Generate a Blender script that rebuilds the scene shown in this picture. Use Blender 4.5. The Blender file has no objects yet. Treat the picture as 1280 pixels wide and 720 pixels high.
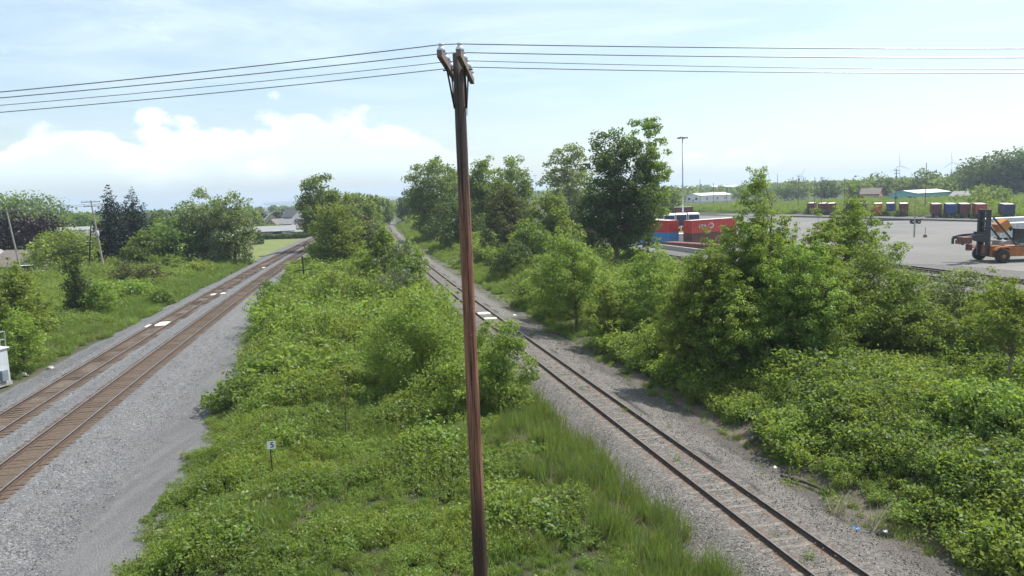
import bpy, math, random
import numpy as np
from mathutils import Vector, Matrix

# ------------------------------------------------------------------ camera, sky, sun, exposure
S = bpy.context.scene
COL = S.collection
EYE = 11.4946
PITCH, ROLL = 0.1248514, 0.0349368
cam_d = bpy.data.cameras.new('camera'); cam = bpy.data.objects.new('camera', cam_d); COL.objects.link(cam)
cam_d.sensor_width = 36.0; cam_d.lens = 950 / 1280 * 36
cam_d.clip_start = 0.5; cam_d.clip_end = 60000
_f = Vector((0, math.cos(PITCH), -math.sin(PITCH))); _u0 = Vector((0, math.sin(PITCH), math.cos(PITCH)))
_c, _s = math.cos(ROLL), math.sin(ROLL)
_r = Vector((_c, 0, 0)) - _s * _u0; _u = Vector((_s, 0, 0)) + _c * _u0
cam.matrix_world = Matrix(((_r.x, _u.x, -_f.x, 0), (_r.y, _u.y, -_f.y, 0), (_r.z, _u.z, -_f.z, EYE), (0, 0, 0, 1)))
S.camera = cam

SUN_AZ, SUN_EL = math.radians(62), math.radians(57)
SKY_STRENGTH, SUN_STRENGTH, EXPOSURE = 0.11, 5.0, 0.62
S.view_settings.view_transform = 'Standard'; S.view_settings.look = 'None'
S.view_settings.exposure = EXPOSURE; S.view_settings.gamma = 1.0; S.view_settings.use_curve_mapping = False
sun_d = bpy.data.lights.new('sun', 'SUN'); sun_d.energy = SUN_STRENGTH; sun_d.angle = math.radians(0.6); sun_d.color = (1.0, 0.95, 0.87)
sun = bpy.data.objects.new('sun', sun_d); COL.objects.link(sun)
SUN_V = Vector((math.sin(SUN_AZ) * math.cos(SUN_EL), math.cos(SUN_AZ) * math.cos(SUN_EL), math.sin(SUN_EL)))
sun.rotation_euler = SUN_V.to_track_quat('Z', 'Y').to_euler()

VEIL0, VEILC, CLOUD_D, CLOUD_L = 0.33, (6.0, 7.1, 7.4), (6.4, 7.3, 8.0), (9.0, 9.3, 9.5)      # sky units before SKY_STRENGTH
W = bpy.data.worlds.new('World'); S.world = W; W.use_nodes = True


class NT:
    """small helper to write node trees"""
    def __init__(self, tree): self.t = tree; tree.nodes.clear()
    def n(self, kind, **kw):
        nd = self.t.nodes.new(kind)
        for k, v in kw.items():
            if k.startswith('i_'):
                key = k[2:]; key = int(key) if key.isdigit() else key.replace('__', ' ')
                self.put(nd, key, v)
            else: setattr(nd, k, v)
        return nd
    def put(self, nd, key, v):
        if isinstance(v, bpy.types.NodeSocket): self.t.links.new(v, nd.inputs[key])
        else: nd.inputs[key].default_value = v
    def math(self, op, a, b=0.0, c=None, clamp=False):
        nd = self.n('ShaderNodeMath', operation=op, use_clamp=clamp); self.put(nd, 0, a); self.put(nd, 1, b)
        if c is not None: self.put(nd, 2, c)
        return nd.outputs[0]
    def mix(self, f, a, b, blend='MIX'):
        nd = self.n('ShaderNodeMix', data_type='RGBA', blend_type=blend); self.put(nd, 0, f)
        for k, v in ((6, a), (7, b)):
            if not isinstance(v, bpy.types.NodeSocket): v = (*v[:3], 1)
            self.put(nd, k, v)
        return nd.outputs[2]
    def ramp(self, f, stops):
        nd = self.n('ShaderNodeValToRGB'); self.put(nd, 0, f); e = nd.color_ramp.elements
        while len(e) < len(stops): e.new(0.5)
        for el, (p, c) in zip(e, stops):
            el.position = p; el.color = (*c, 1) if not isinstance(c, (int, float)) else (c, c, c, 1)
        return nd.outputs[0]
    def noise(self, vec, scale, detail=3, rough=0.55, dist=0.0):
        nd = self.n('ShaderNodeTexNoise'); self.put(nd, 'Scale', scale); self.put(nd, 'Detail', detail); self.put(nd, 'Roughness', rough); self.put(nd, 'Distortion', dist)
        if vec is not None: self.put(nd, 'Vector', vec)
        return nd.outputs[0]
    def smooth(self, v, a, b):
        nd = self.n('ShaderNodeMapRange', interpolation_type='SMOOTHSTEP'); self.put(nd, 0, v); self.put(nd, 1, a); self.put(nd, 2, b)
        return nd.outputs[0]


def build_world():
    k = NT(W.node_tree)
    sky = k.n('ShaderNodeTexSky', sky_type='NISHITA', sun_disc=False, sun_elevation=SUN_EL, sun_rotation=SUN_AZ, air_density=1.0, dust_density=0.9, ozone_density=1.0)
    tc = k.n('ShaderNodeTexCoord'); sep = k.n('ShaderNodeSeparateXYZ', i_0=tc.outputs['Generated'])
    x, y, z = sep.outputs
    az = k.math('ARCTAN2', x, y); el = k.math('ARCSINE', z)
    # heaped cumulus banks that stand a few degrees above the horizon
    v1 = k.n('ShaderNodeCombineXYZ', i_0=k.math('MULTIPLY', az, 1.0), i_1=k.math('MULTIPLY', el, 1.5)).outputs[0]
    def puffs(vec, scale):
        w = k.n('ShaderNodeTexVoronoi', feature='SMOOTH_F1'); k.put(w, 'Vector', vec); k.put(w, 'Scale', scale); k.put(w, 'Smoothness', 0.35)
        return k.math('SUBTRACT', 1.0, w.outputs['Distance'])
    wob = k.n('ShaderNodeTexNoise'); k.put(wob, 'Vector', v1); k.put(wob, 'Scale', 14.0); k.put(wob, 'Detail', 5)
    vw = k.n('ShaderNodeVectorMath', operation='MULTIPLY_ADD'); k.put(vw, 0, wob.outputs['Color']); vw.inputs[1].default_value = (0.035, 0.035, 0); k.put(vw, 2, v1)
    big = k.noise(v1, 4.2, 2, 0.5); fine = k.noise(v1, 46.0, 5, 0.6)
    heap = k.math('ADD', k.math('MULTIPLY', puffs(vw.outputs[0], 11.0), 0.55), k.math('ADD', k.math('MULTIPLY', puffs(vw.outputs[0], 27.0), 0.28), k.math('MULTIPLY', fine, 0.22)))
    left = k.math('MULTIPLY', k.smooth(az, 0.17, -0.10), 0.060)
    mid = k.math('MULTIPLY', k.math('SUBTRACT', big, 0.5), 0.16)
    top = k.math('ADD', k.math('ADD', left, 0.044), k.math('ADD', mid, k.math('MULTIPLY', k.math('SUBTRACT', heap, 0.66), 0.17)))
    dep = k.math('SUBTRACT', top, el)
    cum = k.math('MULTIPLY', k.smooth(dep, -0.006, 0.014), k.smooth(el, 0.012, 0.05))
    inner = k.n('ShaderNodeVectorMath', operation='ADD'); k.put(inner, 0, vw.outputs[0]); inner.inputs[1].default_value = (3.3, 1.7, 0)
    shade = k.math('ADD', k.math('MULTIPLY', puffs(inner.outputs[0], 15.0), 0.6), k.math('MULTIPLY', k.noise(v1, 24.0, 5, 0.6), 0.5))
    lit = k.smooth(k.math('SUBTRACT', shade, k.math("MULTIPLY", dep, 2.2)), 0.28, 0.74)
    # thin high veil
    zz = k.math('MAXIMUM', z, 0.05)
    v2 = k.n('ShaderNodeCombineXYZ', i_0=k.math('DIVIDE', x, zz), i_1=k.math('DIVIDE', y, zz)).outputs[0]
    veil = k.smooth(k.noise(v2, 0.55, 6, 0.6, 0.6), 0.36, 0.78)
    veil = k.math('ADD', k.math('MULTIPLY', veil, 0.7), VEIL0)
    veil = k.math("MULTIPLY", veil, k.math("ADD", 0.35, k.math("MULTIPLY", k.smooth(el, 0.10, 0.26), 0.65)))
    patch = k.smooth(k.noise(v1, 5.5, 5, 0.6, 0.3), 0.55, 0.75)                     # loose white patches
    veil = k.math('MAXIMUM', veil, k.math('MULTIPLY', patch, 0.8), clamp=True)
    tint = k.mix(veil, sky.outputs[0], VEILC)
    ccol = k.mix(lit, CLOUD_D, CLOUD_L)
    allc = k.mix(k.math('MULTIPLY', cum, 0.86), tint, ccol)
    bg = k.n('ShaderNodeBackground'); k.put(bg, 0, allc); k.put(bg, 1, SKY_STRENGTH)
    o = k.n('ShaderNodeOutputWorld'); k.t.links.new(bg.outputs[0], o.inputs[0])


build_world()
S.cycles.use_denoising = True
S.cycles.max_bounces = 7; S.cycles.diffuse_bounces = 3; S.cycles.transmission_bounces = 4; S.cycles.glossy_bounces = 2
S.cycles.volume_bounces = 0; S.cycles.transparent_max_bounces = 6
S.cycles.use_adaptive_sampling = True; S.cycles.adaptive_threshold = 0.02
S.cycles.sample_clamp_indirect = 6.0

# ------------------------------------------------------------------ helpers
RNG = np.random.default_rng(7)


def tag(o, label=None, cat=None, group=None, kind=None):
    if label: o['label'] = label
    if cat: o['category'] = cat
    if group: o['group'] = group
    if kind: o['kind'] = kind
    return o


def link(name, me, mat=None, parent=None):
    o = bpy.data.objects.new(name, me); COL.objects.link(o)
    if parent is not None: o.parent = parent
    if mat is not None and me is not None and len(me.materials) == 0:
        for m in (mat if isinstance(mat, (list, tuple)) else [mat]): me.materials.append(m)
    return o


def empty(name, loc=(0, 0, 0), rz=0.0, label=None, cat=None, group=None, kind=None):
    o = bpy.data.objects.new(name, None); COL.objects.link(o); o.location = loc; o.rotation_euler = (0, 0, rz); o.empty_display_size = 0.3
    return tag(o, label, cat, group, kind)


def copy_tree(o, parent=None):
    c = o.copy(); COL.objects.link(c); c.parent = parent
    for ch in list(o.children): copy_tree(ch, c)
    return c


def np_mesh(name, V, F, mat_idx=None, tint=None, smooth=False, attrs=None):
    """mesh from arrays: F is an (n,k) int array"""
    me = bpy.data.meshes.new(name); V = np.asarray(V, np.float32); F = np.asarray(F, np.int32)
    me.vertices.add(len(V)); me.vertices.foreach_set('co', V.ravel())
    n, kk = F.shape; me.loops.add(n * kk); me.loops.foreach_set('vertex_index', F.ravel())
    me.polygons.add(n); me.polygons.foreach_set('loop_start', np.arange(0, n * kk, kk, dtype=np.int32))
    if mat_idx is not None: me.polygons.foreach_set('material_index', np.asarray(mat_idx, np.int32))
    if smooth: me.polygons.foreach_set('use_smooth', np.ones(n, bool))
    if tint is not None:
        a = me.attributes.new('tint', 'FLOAT', 'POINT'); a.data.foreach_set('value', np.asarray(tint, np.float32))
    for k, v in (attrs or {}).items():
        a = me.attributes.new(k, 'FLOAT', 'POINT'); a.data.foreach_set('value', np.asarray(v, np.float32))
    me.update(calc_edges=True)
    return me


class MB:
    """mesh builder for hard things: boxes, bars, tubes, lathes with several materials"""
    def __init__(self): self.v = []; self.f = []; self.m = []
    def add(self, vs, fs, m=0):
        b = len(self.v); self.v += [tuple(p) for p in vs]; self.f += [tuple(i + b for i in f) for f in fs]; self.m += [m] * len(fs); return self
    def box(self, c, s, m=0, R=None, bev=0.0):
        hx, hy, hz = s[0] / 2, s[1] / 2, s[2] / 2
        if bev <= 0:
            P = [Vector((a * hx, b * hy, d * hz)) for d in (-1, 1) for b in (-1, 1) for a in (-1, 1)]
            F = [(0, 2, 3, 1), (4, 5, 7, 6), (0, 1, 5, 4), (2, 6, 7, 3), (0, 4, 6, 2), (1, 3, 7, 5)]
        else:
            bm_ = bev; prof = [(-hx + bm_, -hy), (hx - bm_, -hy), (hx, -hy + bm_), (hx, hy - bm_), (hx - bm_, hy), (-hx + bm_, hy), (-hx, hy - bm_), (-hx, -hy + bm_)]
            P = []; 
            for zz, k in ((-hz, 1), (-hz + bm_, 0), (hz - bm_, 0), (hz, 1)):
                for (px, py) in prof:
                    q = 1 - (bm_ / max(hx, 1e-6)) * k; w = 1 - (bm_ / max(hy, 1e-6)) * k
                    P.append(Vector((px * q, py * w, zz)))
            F = [tuple(range(7, -1, -1)), tuple(range(24, 32))]
            for r in range(3):
                for i in range(8): F.append((r * 8 + i, r * 8 + (i + 1) % 8, r * 8 + 8 + (i + 1) % 8, r * 8 + 8 + i))
        if R is not None: P = [R @ p for p in P]
        return self.add([p + Vector(c) for p in P], F, m)
    def bar(self, a, b, w, h=None, m=0, up=(0, 0, 1)):
        a, b = Vector(a), Vector(b); d = (b - a); L = d.length; d.normalize(); u = Vector(up)
        if abs(d.dot(u)) > 0.98: u = Vector((0, 1, 0))
        s = d.cross(u).normalized(); u = s.cross(d)
        R = Matrix((s, d, u)).transposed()
        return self.box((a + b) / 2, (w, L, h or w), m, R)
    def tube(self, pts, radii, n=8, m=0, caps=True):
        pts = [Vector(p) for p in pts]
        if not hasattr(radii, '__len__'): radii = [radii] * len(pts)
        ring = []; P = []
        for i, p in enumerate(pts):
            d = (pts[min(i + 1, len(pts) - 1)] - pts[max(i - 1, 0)]).normalized()
            u = Vector((0, 0, 1)) if abs(d.z) < 0.95 else Vector((1, 0, 0))
            s = d.cross(u).normalized(); t = s.cross(d)
            for k in range(n):
                a = 2 * math.pi * k / n; P.append(p + (s * math.cos(a) + t * math.sin(a)) * radii[i])
        F = []
        for i in range(len(pts) - 1):
            for k in range(n): F.append((i * n + k, i * n + (k + 1) % n, (i + 1) * n + (k + 1) % n, (i + 1) * n + k))
        if caps: F.append(tuple(range(n - 1, -1, -1))); F.append(tuple(range((len(pts) - 1) * n, len(pts) * n)))
        return self.add(P, F, m)
    def lathe(self, prof, c=(0, 0, 0), n=12, m=0, axis='z'):
        P = []
        for (r, h) in prof:
            for k in range(n):
                a = 2 * math.pi * k / n; q = (r * math.cos(a), r * math.sin(a), h)
                if axis == 'y': q = (q[0], q[2], q[1])
                if axis == 'x': q = (q[2], q[0], q[1])
                P.append(Vector(q) + Vector(c))
        F = []
        for i in range(len(prof) - 1):
            for k in range(n): F.append((i * n + k, i * n + (k + 1) % n, (i + 1) * n + (k + 1) % n, (i + 1) * n + k))
        F.append(tuple(range(n - 1, -1, -1))); F.append(tuple(range((len(prof) - 1) * n, len(prof) * n)))
        return self.add(P, F, m)
    def prism(self, poly, y0, y1, m=0):
        """poly in xz, extruded along y"""
        n = len(poly); P = [(p[0], y0, p[1]) for p in poly] + [(p[0], y1, p[1]) for p in poly]
        F = [tuple(range(n)), tuple(range(2 * n - 1, n - 1, -1))] + [(i, i + n, (i + 1) % n + n, (i + 1) % n) for i in range(n)]
        return self.add(P, F, m)
    def mesh(self, name, smooth=False):
        me = bpy.data.meshes.new(name); me.from_pydata([tuple(p) for p in self.v], [], self.f)
        me.polygons.foreach_set('material_index', self.m)
        if smooth: me.polygons.foreach_set('use_smooth', [True] * len(self.f))
        import bmesh
        bm = bmesh.new(); bm.from_mesh(me); bmesh.ops.recalc_face_normals(bm, faces=bm.faces); bm.to_mesh(me); bm.free()
        return me
    def build(self, name, mat, parent=None, smooth=False):
        return link(name, self.mesh(name, smooth), mat, parent)


# ------------------------------------------------------------------ materials
MATS = {}


def material(name):
    m = bpy.data.materials.new(name); m.use_nodes = True; return m, NT(m.node_tree)


def out_surface(k, sh, disp=None):
    o = k.n('ShaderNodeOutputMaterial'); k.t.links.new(sh, o.inputs[0])


def coords(k): return k.n('ShaderNodeTexCoord').outputs['Object']
def world_pos(k): return k.n('ShaderNodeNewGeometry').outputs['Position']


def plain(name, col, rough=0.6, metal=0.0, var=0.25, scale=3.0, bump=0.0, rust=None, streak=False):
    """weathered paint, metal, wood: two noise layers over a base colour"""
    if name in MATS: return MATS[name]
    m, k = material(name); c = coords(k)
    if streak:
        mp = k.n('ShaderNodeMapping'); k.put(mp, 0, c); mp.inputs['Scale'].default_value = (6, 6, 0.5); c2 = mp.outputs[0]
    else: c2 = c
    n1 = k.noise(c2, scale, 5, 0.62); n2 = k.noise(c, scale * 7, 3)
    dark = tuple(v * (1 - var) for v in col); light = tuple(min(1, v * (1 + var)) for v in col)
    cc = k.mix(k.smooth(n1, 0.3, 0.7), dark, light)
    cc = k.mix(k.math('MULTIPLY', k.smooth(n2, 0.45, 0.75), 0.35), cc, tuple(v * 0.7 for v in col))
    if rust: cc = k.mix(k.smooth(k.noise(c2, scale * 1.7, 6, 0.7), 0.56, 0.7), cc, rust)
    b = k.n('ShaderNodeBsdfPrincipled'); k.put(b, 'Base Color', cc); k.put(b, 'Metallic', metal)
    k.put(b, 'Roughness', k.math('ADD', k.math('MULTIPLY', n2, 0.25), rough - 0.12))
    if bump:
        bp = k.n('ShaderNodeBump'); k.put(bp, 'Height', n2); k.put(bp, 'Strength', bump); bp.inputs['Distance'].default_value = 0.02; k.t.links.new(bp.outputs[0], b.inputs['Normal'])
    out_surface(k, b.outputs[0]); MATS[name] = m; return m


def foliage(name, col, alt=None, trans=0.5, gloss=0.018, dead=0.0):
    if name in MATS: return MATS[name]
    m, k = material(name)
    t = k.n('ShaderNodeAttribute', attribute_name='tint').outputs['Fac']
    r = k.n('ShaderNodeObjectInfo').outputs['Random']
    if max(col) > 0.05 and max(col) < 0.2: col = tuple(v * 1.35 for v in col)
    alt = alt or (col[0] * 1.6, col[1] * 1.5, col[2] * 1.1)
    lo = tuple(v * 0.6 for v in col)
    c = k.ramp(t, [(0.0, lo), (0.5, col), (1.0, alt)])
    hs = k.n('ShaderNodeHueSaturation'); k.put(hs, 'Color', c)
    k.put(hs, 'Hue', k.math('ADD', k.math('MULTIPLY', r, 0.035), 0.4825)); k.put(hs, 'Value', k.math('ADD', k.math('MULTIPLY', r, 0.4), 0.8)); k.put(hs, 'Saturation', 0.88)
    c = hs.outputs[0]
    d = k.n('ShaderNodeBsdfDiffuse'); k.put(d, 0, c)
    tr = k.n('ShaderNodeBsdfTranslucent'); k.put(tr, 0, k.mix(0.5, c, (0.38, 0.50, 0.04)) if max(col) > 0.06 else c)
    mx = k.n('ShaderNodeMixShader'); k.put(mx, 0, trans); k.t.links.new(d.outputs[0], mx.inputs[1]); k.t.links.new(tr.outputs[0], mx.inputs[2])
    g = k.n('ShaderNodeBsdfGlossy'); k.put(g, 0, (1, 1, 1, 1)); k.put(g, 'Roughness', 0.5)
    m2 = k.n('ShaderNodeMixShader'); k.put(m2, 0, gloss); k.t.links.new(mx.outputs[0], m2.inputs[1]); k.t.links.new(g.outputs[0], m2.inputs[2])
    out_surface(k, m2.outputs[0]); MATS[name] = m; return m


LEAF = {
    'fresh': foliage('leaf fresh green', (0.097, 0.155, 0.018)),
    'lime': foliage('leaf yellow green', (0.122, 0.172, 0.018)),
    'mid_green': foliage('leaf mid green', (0.064, 0.110, 0.019)),
    'dark_green': foliage('leaf dark green', (0.028, 0.060, 0.018), trans=0.28),
    'grey_green': foliage('leaf grey green', (0.052, 0.088, 0.032)),
    'silver': foliage('leaf silver green', (0.085, 0.118, 0.062), gloss=0.03),
    'olive': foliage('leaf olive', (0.080, 0.124, 0.02)),
    'purple': foliage('leaf purple', (0.026, 0.014, 0.020), alt=(0.05, 0.024, 0.03), trans=0.15),
    'spruce': foliage('needle dark', (0.014, 0.032, 0.022), alt=(0.024, 0.05, 0.034), trans=0.1),
    'brown_green': foliage('leaf brown green', (0.066, 0.068, 0.028), trans=0.25),
    'twig_green': foliage('leaf grey twig', (0.10, 0.115, 0.07), trans=0.2),
    'grass': foliage('blade green', (0.088, 0.145, 0.022), trans=0.35),
    'reed': foliage('blade reed', (0.064, 0.105, 0.025), trans=0.35),
    'straw': foliage('blade straw', (0.30, 0.245, 0.135), alt=(0.42, 0.36, 0.22), trans=0.2, gloss=0.02),
    'yellow': foliage('petal yellow', (0.55, 0.40, 0.02), trans=0.3),
    'white': foliage('petal white', (0.6, 0.6, 0.55), trans=0.3),
}
BARK = plain('bark grey brown', (0.12, 0.095, 0.07), 0.9, var=0.35, scale=5, streak=True)
TWIG = plain('dead twig grey', (0.20, 0.175, 0.145), 0.9, var=0.3, scale=8)


# ------------------------------------------------------------------ track alignment and ground height
TRK = {'A': (-20.3756, -0.2018067, 0.0001446), 'B': (-16.2284, -0.2033821, 0.0001375), 'C': (14.5370, -0.244725, 0.0001184)}


def tx(key, y):
    a, b, c = TRK[key]; y = np.minimum(y, 800.0); return a + b * y + c * y * y


def off(key, x, y):
    """signed distance of (x, y) right of a track's centre line"""
    a, b, c = TRK[key]; yy = np.minimum(y, 800.0); t = b + 2 * c * yy
    return (x - (a + b * yy + c * yy * yy)) / np.sqrt(1 + t * t)


def track_pt(key, y, s, z=0.0):
    a, b, c = TRK[key]; t = b + 2 * c * y; L = math.sqrt(1 + t * t)
    return Vector((tx(key, y) + s / L, y - s * t / L, z))


_lobes = [(np.random.default_rng(100 + i).normal(size=2), np.random.default_rng(200 + i).uniform(0, 6.28)) for i in range(24)]


def vnoise(x, y, scale, seed=0):
    """smooth pseudo noise in about -1..1"""
    r = np.random.default_rng(seed + 1000); s = 0
    for i in range(7):
        d = r.normal(size=2); d /= np.linalg.norm(d); f = (0.6 + 1.5 * r.random()) / scale * 2 * math.pi * 0.5
        s = s + np.sin((x * d[0] + y * d[1]) * f + r.uniform(0, 6.28))
    return s / 3.2


def sstep(v, a, b):
    t = np.clip((v - a) / (b - a), 0, 1); return t * t * (3 - 2 * t)


def edge_b(y): return np.interp(y, [20, 36, 48, 58, 73, 105, 400], [7.8, 7.3, 6.9, 6.2, 5.2, 3.4, 3.4])


def ground_z(x, y):
    x = np.asarray(x, float); y = np.asarray(y, float)
    b, c, a = off('B', x, y), off('C', x, y), off('A', x, y)
    z = -0.78 + 0 * x
    near = sstep(y, 900, 600)
    mid = sstep(b, edge_b(y) - 0.2, edge_b(y) + 3) * sstep(c, -2.6, -5.5) * near
    z = z + mid * (0.55 + 0.18 * vnoise(x, y, 7, 3) + 0.08 * vnoise(x, y, 2.2, 4))
    bank = sstep(c, 4.0, 11) * sstep(c, 34, 26) * near
    z = z + bank * (0.9 + 1.1 * sstep(y, 62, 36) + 0.38 * vnoise(x, y, 5, 5) + 0.22 * vnoise(x, y, 2.2, 6))
    z = z + sstep(c, 24, 34) * near * 0.62
    lft = sstep(a, -4.5, -9) * near
    z = z + lft * (0.25 + 0.15 * vnoise(x, y, 9, 8))
    z = z - 22 * sstep(np.hypot(x, y), 900, 2200) * sstep(x + 0.13 * y, 0, -250)     # the land falls towards the lake
    return z


def gz(x, y): return float(ground_z(np.array([x]), np.array([y]))[0])
# ------------------------------------------------------------------ the ground and its beds
def ground_mat():
    m, k = material('ground soil and turf'); p = world_pos(k)
    big = k.noise(p, 0.045, 4); mid = k.noise(p, 0.35, 5, 0.6); fine = k.noise(p, 3.5, 5, 0.65)
    lawn = k.n('ShaderNodeAttribute', attribute_name='lawn').outputs['Fac']
    dirt = k.n('ShaderNodeAttribute', attribute_name='dirt').outputs['Fac']
    g = k.ramp(mid, [(0.25, (0.016, 0.022, 0.007)), (0.5, (0.024, 0.032, 0.010)), (0.75, (0.036, 0.038, 0.016))])
    g = k.mix(k.smooth(fine, 0.45, 0.72), g, (0.045, 0.038, 0.02))
    lw = k.mix(k.smooth(mid, 0.3, 0.7), (0.105, 0.140, 0.032), (0.150, 0.168, 0.05)); lw = k.mix(k.math('MULTIPLY', fine, 0.4), lw, (0.10, 0.13, 0.03))
    d = k.mix(fine, (0.055, 0.045, 0.033), (0.15, 0.125, 0.095)); d = k.mix(k.smooth(mid, 0.4, 0.7), d, (0.12, 0.10, 0.075))
    c = k.mix(lawn, g, lw); c = k.mix(dirt, c, d); c = k.mix(k.math('MULTIPLY', k.smooth(big, 0.4, 0.7), 0.25), c, (0.05, 0.075, 0.02))
    b = k.n('ShaderNodeBsdfPrincipled'); k.put(b, 'Base Color', c); k.put(b, 'Roughness', 0.95)
    bp = k.n('ShaderNodeBump'); k.put(bp, 'Height', fine); k.put(bp, 'Strength', 0.8); bp.inputs['Distance'].default_value = 0.08; k.t.links.new(bp.outputs[0], b.inputs['Normal'])
    out_surface(k, b.outputs[0]); return m


def build_ground():
    xs = np.unique(np.concatenate([np.linspace(-60, 60, 161), -60 - np.geomspace(1, 14000, 46), 60 + np.geomspace(1, 14000, 46)]))
    ys = np.unique(np.concatenate([np.linspace(4, 140, 182), np.linspace(140, 420, 90), 420 + np.geomspace(4, 19000, 46), 4 - np.geomspace(1, 400, 14)]))
    X, Y = np.meshgrid(xs, ys); Z = ground_z(X, Y)
    n, mm = Y.shape; idx = np.arange(n * mm).reshape(n, mm)
    F = np.stack([idx[:-1, :-1], idx[:-1, 1:], idx[1:, 1:], idx[1:, :-1]], -1).reshape(-1, 4)
    a, c = off('A', X, Y), off('C', X, Y)
    lawn = sstep(a, -3.2, -4.4) * sstep(a, -30, -24) * sstep(Y, 128, 150) * sstep(Y, 250, 240)
    lawn = np.maximum(lawn, 0.55 * sstep(c, 3.6, 4.6) * sstep(c, 10, 8) * sstep(Y, 62, 80) * sstep(Y, 260, 220))
    dirt = sstep(c, 2.6, 3.4) * sstep(c, 6.5, 4.6) * sstep(Y, 70, 48)
    dirt = np.maximum(dirt, 0.7 * sstep(a, -5.8, -3.6) * sstep(a, -2.6, -3.4) * sstep(Y, 75, 58))
    link('ground', np_mesh('ground', np.stack([X, Y, Z], -1).reshape(-1, 3), F, smooth=True, attrs={'lawn': lawn.ravel(), 'dirt': dirt.ravel()}), ground_mat())['kind'] = 'structure'


build_ground()


def ballast_mat(name, brown, cols, road):
    """crushed stone: cell colours of two sizes, oily or rusty stain between the rails, fines on the road side"""
    m, k = material(name); p = world_pos(k)
    lat = k.n('ShaderNodeAttribute', attribute_name='lat').outputs['Fac']
    v = k.n('ShaderNodeTexVoronoi', feature='F1'); k.put(v, 'Vector', p); k.put(v, 'Scale', 13.0)
    v2 = k.n('ShaderNodeTexVoronoi', feature='F1'); k.put(v2, 'Vector', p); k.put(v2, 'Scale', 31.0)
    sp = k.n('ShaderNodeSeparateColor'); k.put(sp, 0, v.outputs['Color']); sp2 = k.n('ShaderNodeSeparateColor'); k.put(sp2, 0, v2.outputs['Color'])
    c = k.ramp(sp.outputs[0], [(0.0, cols[0]), (0.45, cols[1]), (0.8, cols[2]), (1.0, cols[3])])
    c = k.mix(0.35, c, k.ramp(sp2.outputs[0], [(0.0, cols[0]), (0.6, cols[1]), (1.0, cols[3])]))
    big = k.noise(p, 0.22, 4, 0.6); mid = k.noise(p, 1.3, 5, 0.65)
    c = k.mix(k.math('MULTIPLY', k.smooth(big, 0.35, 0.7), 0.35), c, cols[1])
    # finer, darker, dusty road beside the ballast
    w = k.math('ADD', lat, k.math('MULTIPLY', k.math('SUBTRACT', mid, 0.5), 1.6))
    rd = k.math('MULTIPLY', k.smooth(w, road[0], road[1]), road[2])
    mp = k.n('ShaderNodeMapping'); k.put(mp, 0, p); mp.inputs['Scale'].default_value = (1.2, 0.16, 1)
    rc = k.mix(k.smooth(k.noise(mp.outputs[0], 0.9, 5, 0.6), 0.35, 0.65), road[3], road[4]); rc = k.mix(k.math('MULTIPLY', sp2.outputs[1], 0.4), rc, cols[1])
    c = k.mix(rd, c, rc)
    for (centre, half, amt, col) in brown:
        dd = k.math('ABSOLUTE', k.math('SUBTRACT', lat, centre))
        dd = k.math('ADD', dd, k.math('MULTIPLY', k.math('SUBTRACT', mid, 0.5), 0.5))
        f = k.math('MULTIPLY', k.smooth(dd, half + 0.25, half - 0.15), amt)
        bc = k.mix(sp.outputs[1], tuple(x * 0.6 for x in col), tuple(min(1, x * 1.6) for x in col))
        c = k.mix(f, c, bc)
    b = k.n('ShaderNodeBsdfPrincipled'); k.put(b, 'Base Color', c); k.put(b, 'Roughness', 0.9)
    hgt = k.math('SUBTRACT', 1.0, k.math('ADD', k.math('MULTIPLY', v.outputs['Distance'], 0.9), k.math('MULTIPLY', v2.outputs['Distance'], 0.35)))
    hgt = k.math('ADD', hgt, k.math('MULTIPLY', sp.outputs[2], 0.5))
    bp = k.n('ShaderNodeBump'); k.put(bp, 'Height', hgt); k.put(bp, 'Strength', 0.9); bp.inputs['Distance'].default_value = 0.05; k.t.links.new(bp.outputs[0], b.inputs['Normal'])
    out_surface(k, b.outputs[0]); return m


def bed(name, key, prof, y0, y1, mat, wob=0.0):
    """prof: list of (lateral offset, height); the sheet follows the track"""
    ys = np.concatenate([np.arange(y0, 140, 1.0), np.arange(140, y1, 4.0)])
    ls = np.array([p[0] for p in prof]); lz = np.array([p[1] for p in prof])
    fine = np.unique(np.concatenate([np.arange(ls[0], ls[-1], 0.28), ls])); fz = np.interp(fine, ls, lz)
    V = []; lat = []
    for y in ys:
        for s, z in zip(fine, fz):
            q = track_pt(key, y, s, z); V.append(q); lat.append(s)
    V = np.array(V); V[:, 2] += wob * vnoise(V[:, 0], V[:, 1], 1.6, 31) * (np.abs(np.array(lat)) > 1.4)
    n, mm = len(ys), len(fine); idx = np.arange(n * mm).reshape(n, mm)
    F = np.stack([idx[:-1, :-1], idx[:-1, 1:], idx[1:, 1:], idx[1:, :-1]], -1).reshape(-1, 4)
    o = link(name, np_mesh(name, V, F, smooth=True, attrs={'lat': np.array(lat)}), mat); o['kind'] = 'structure'; return o


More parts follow.
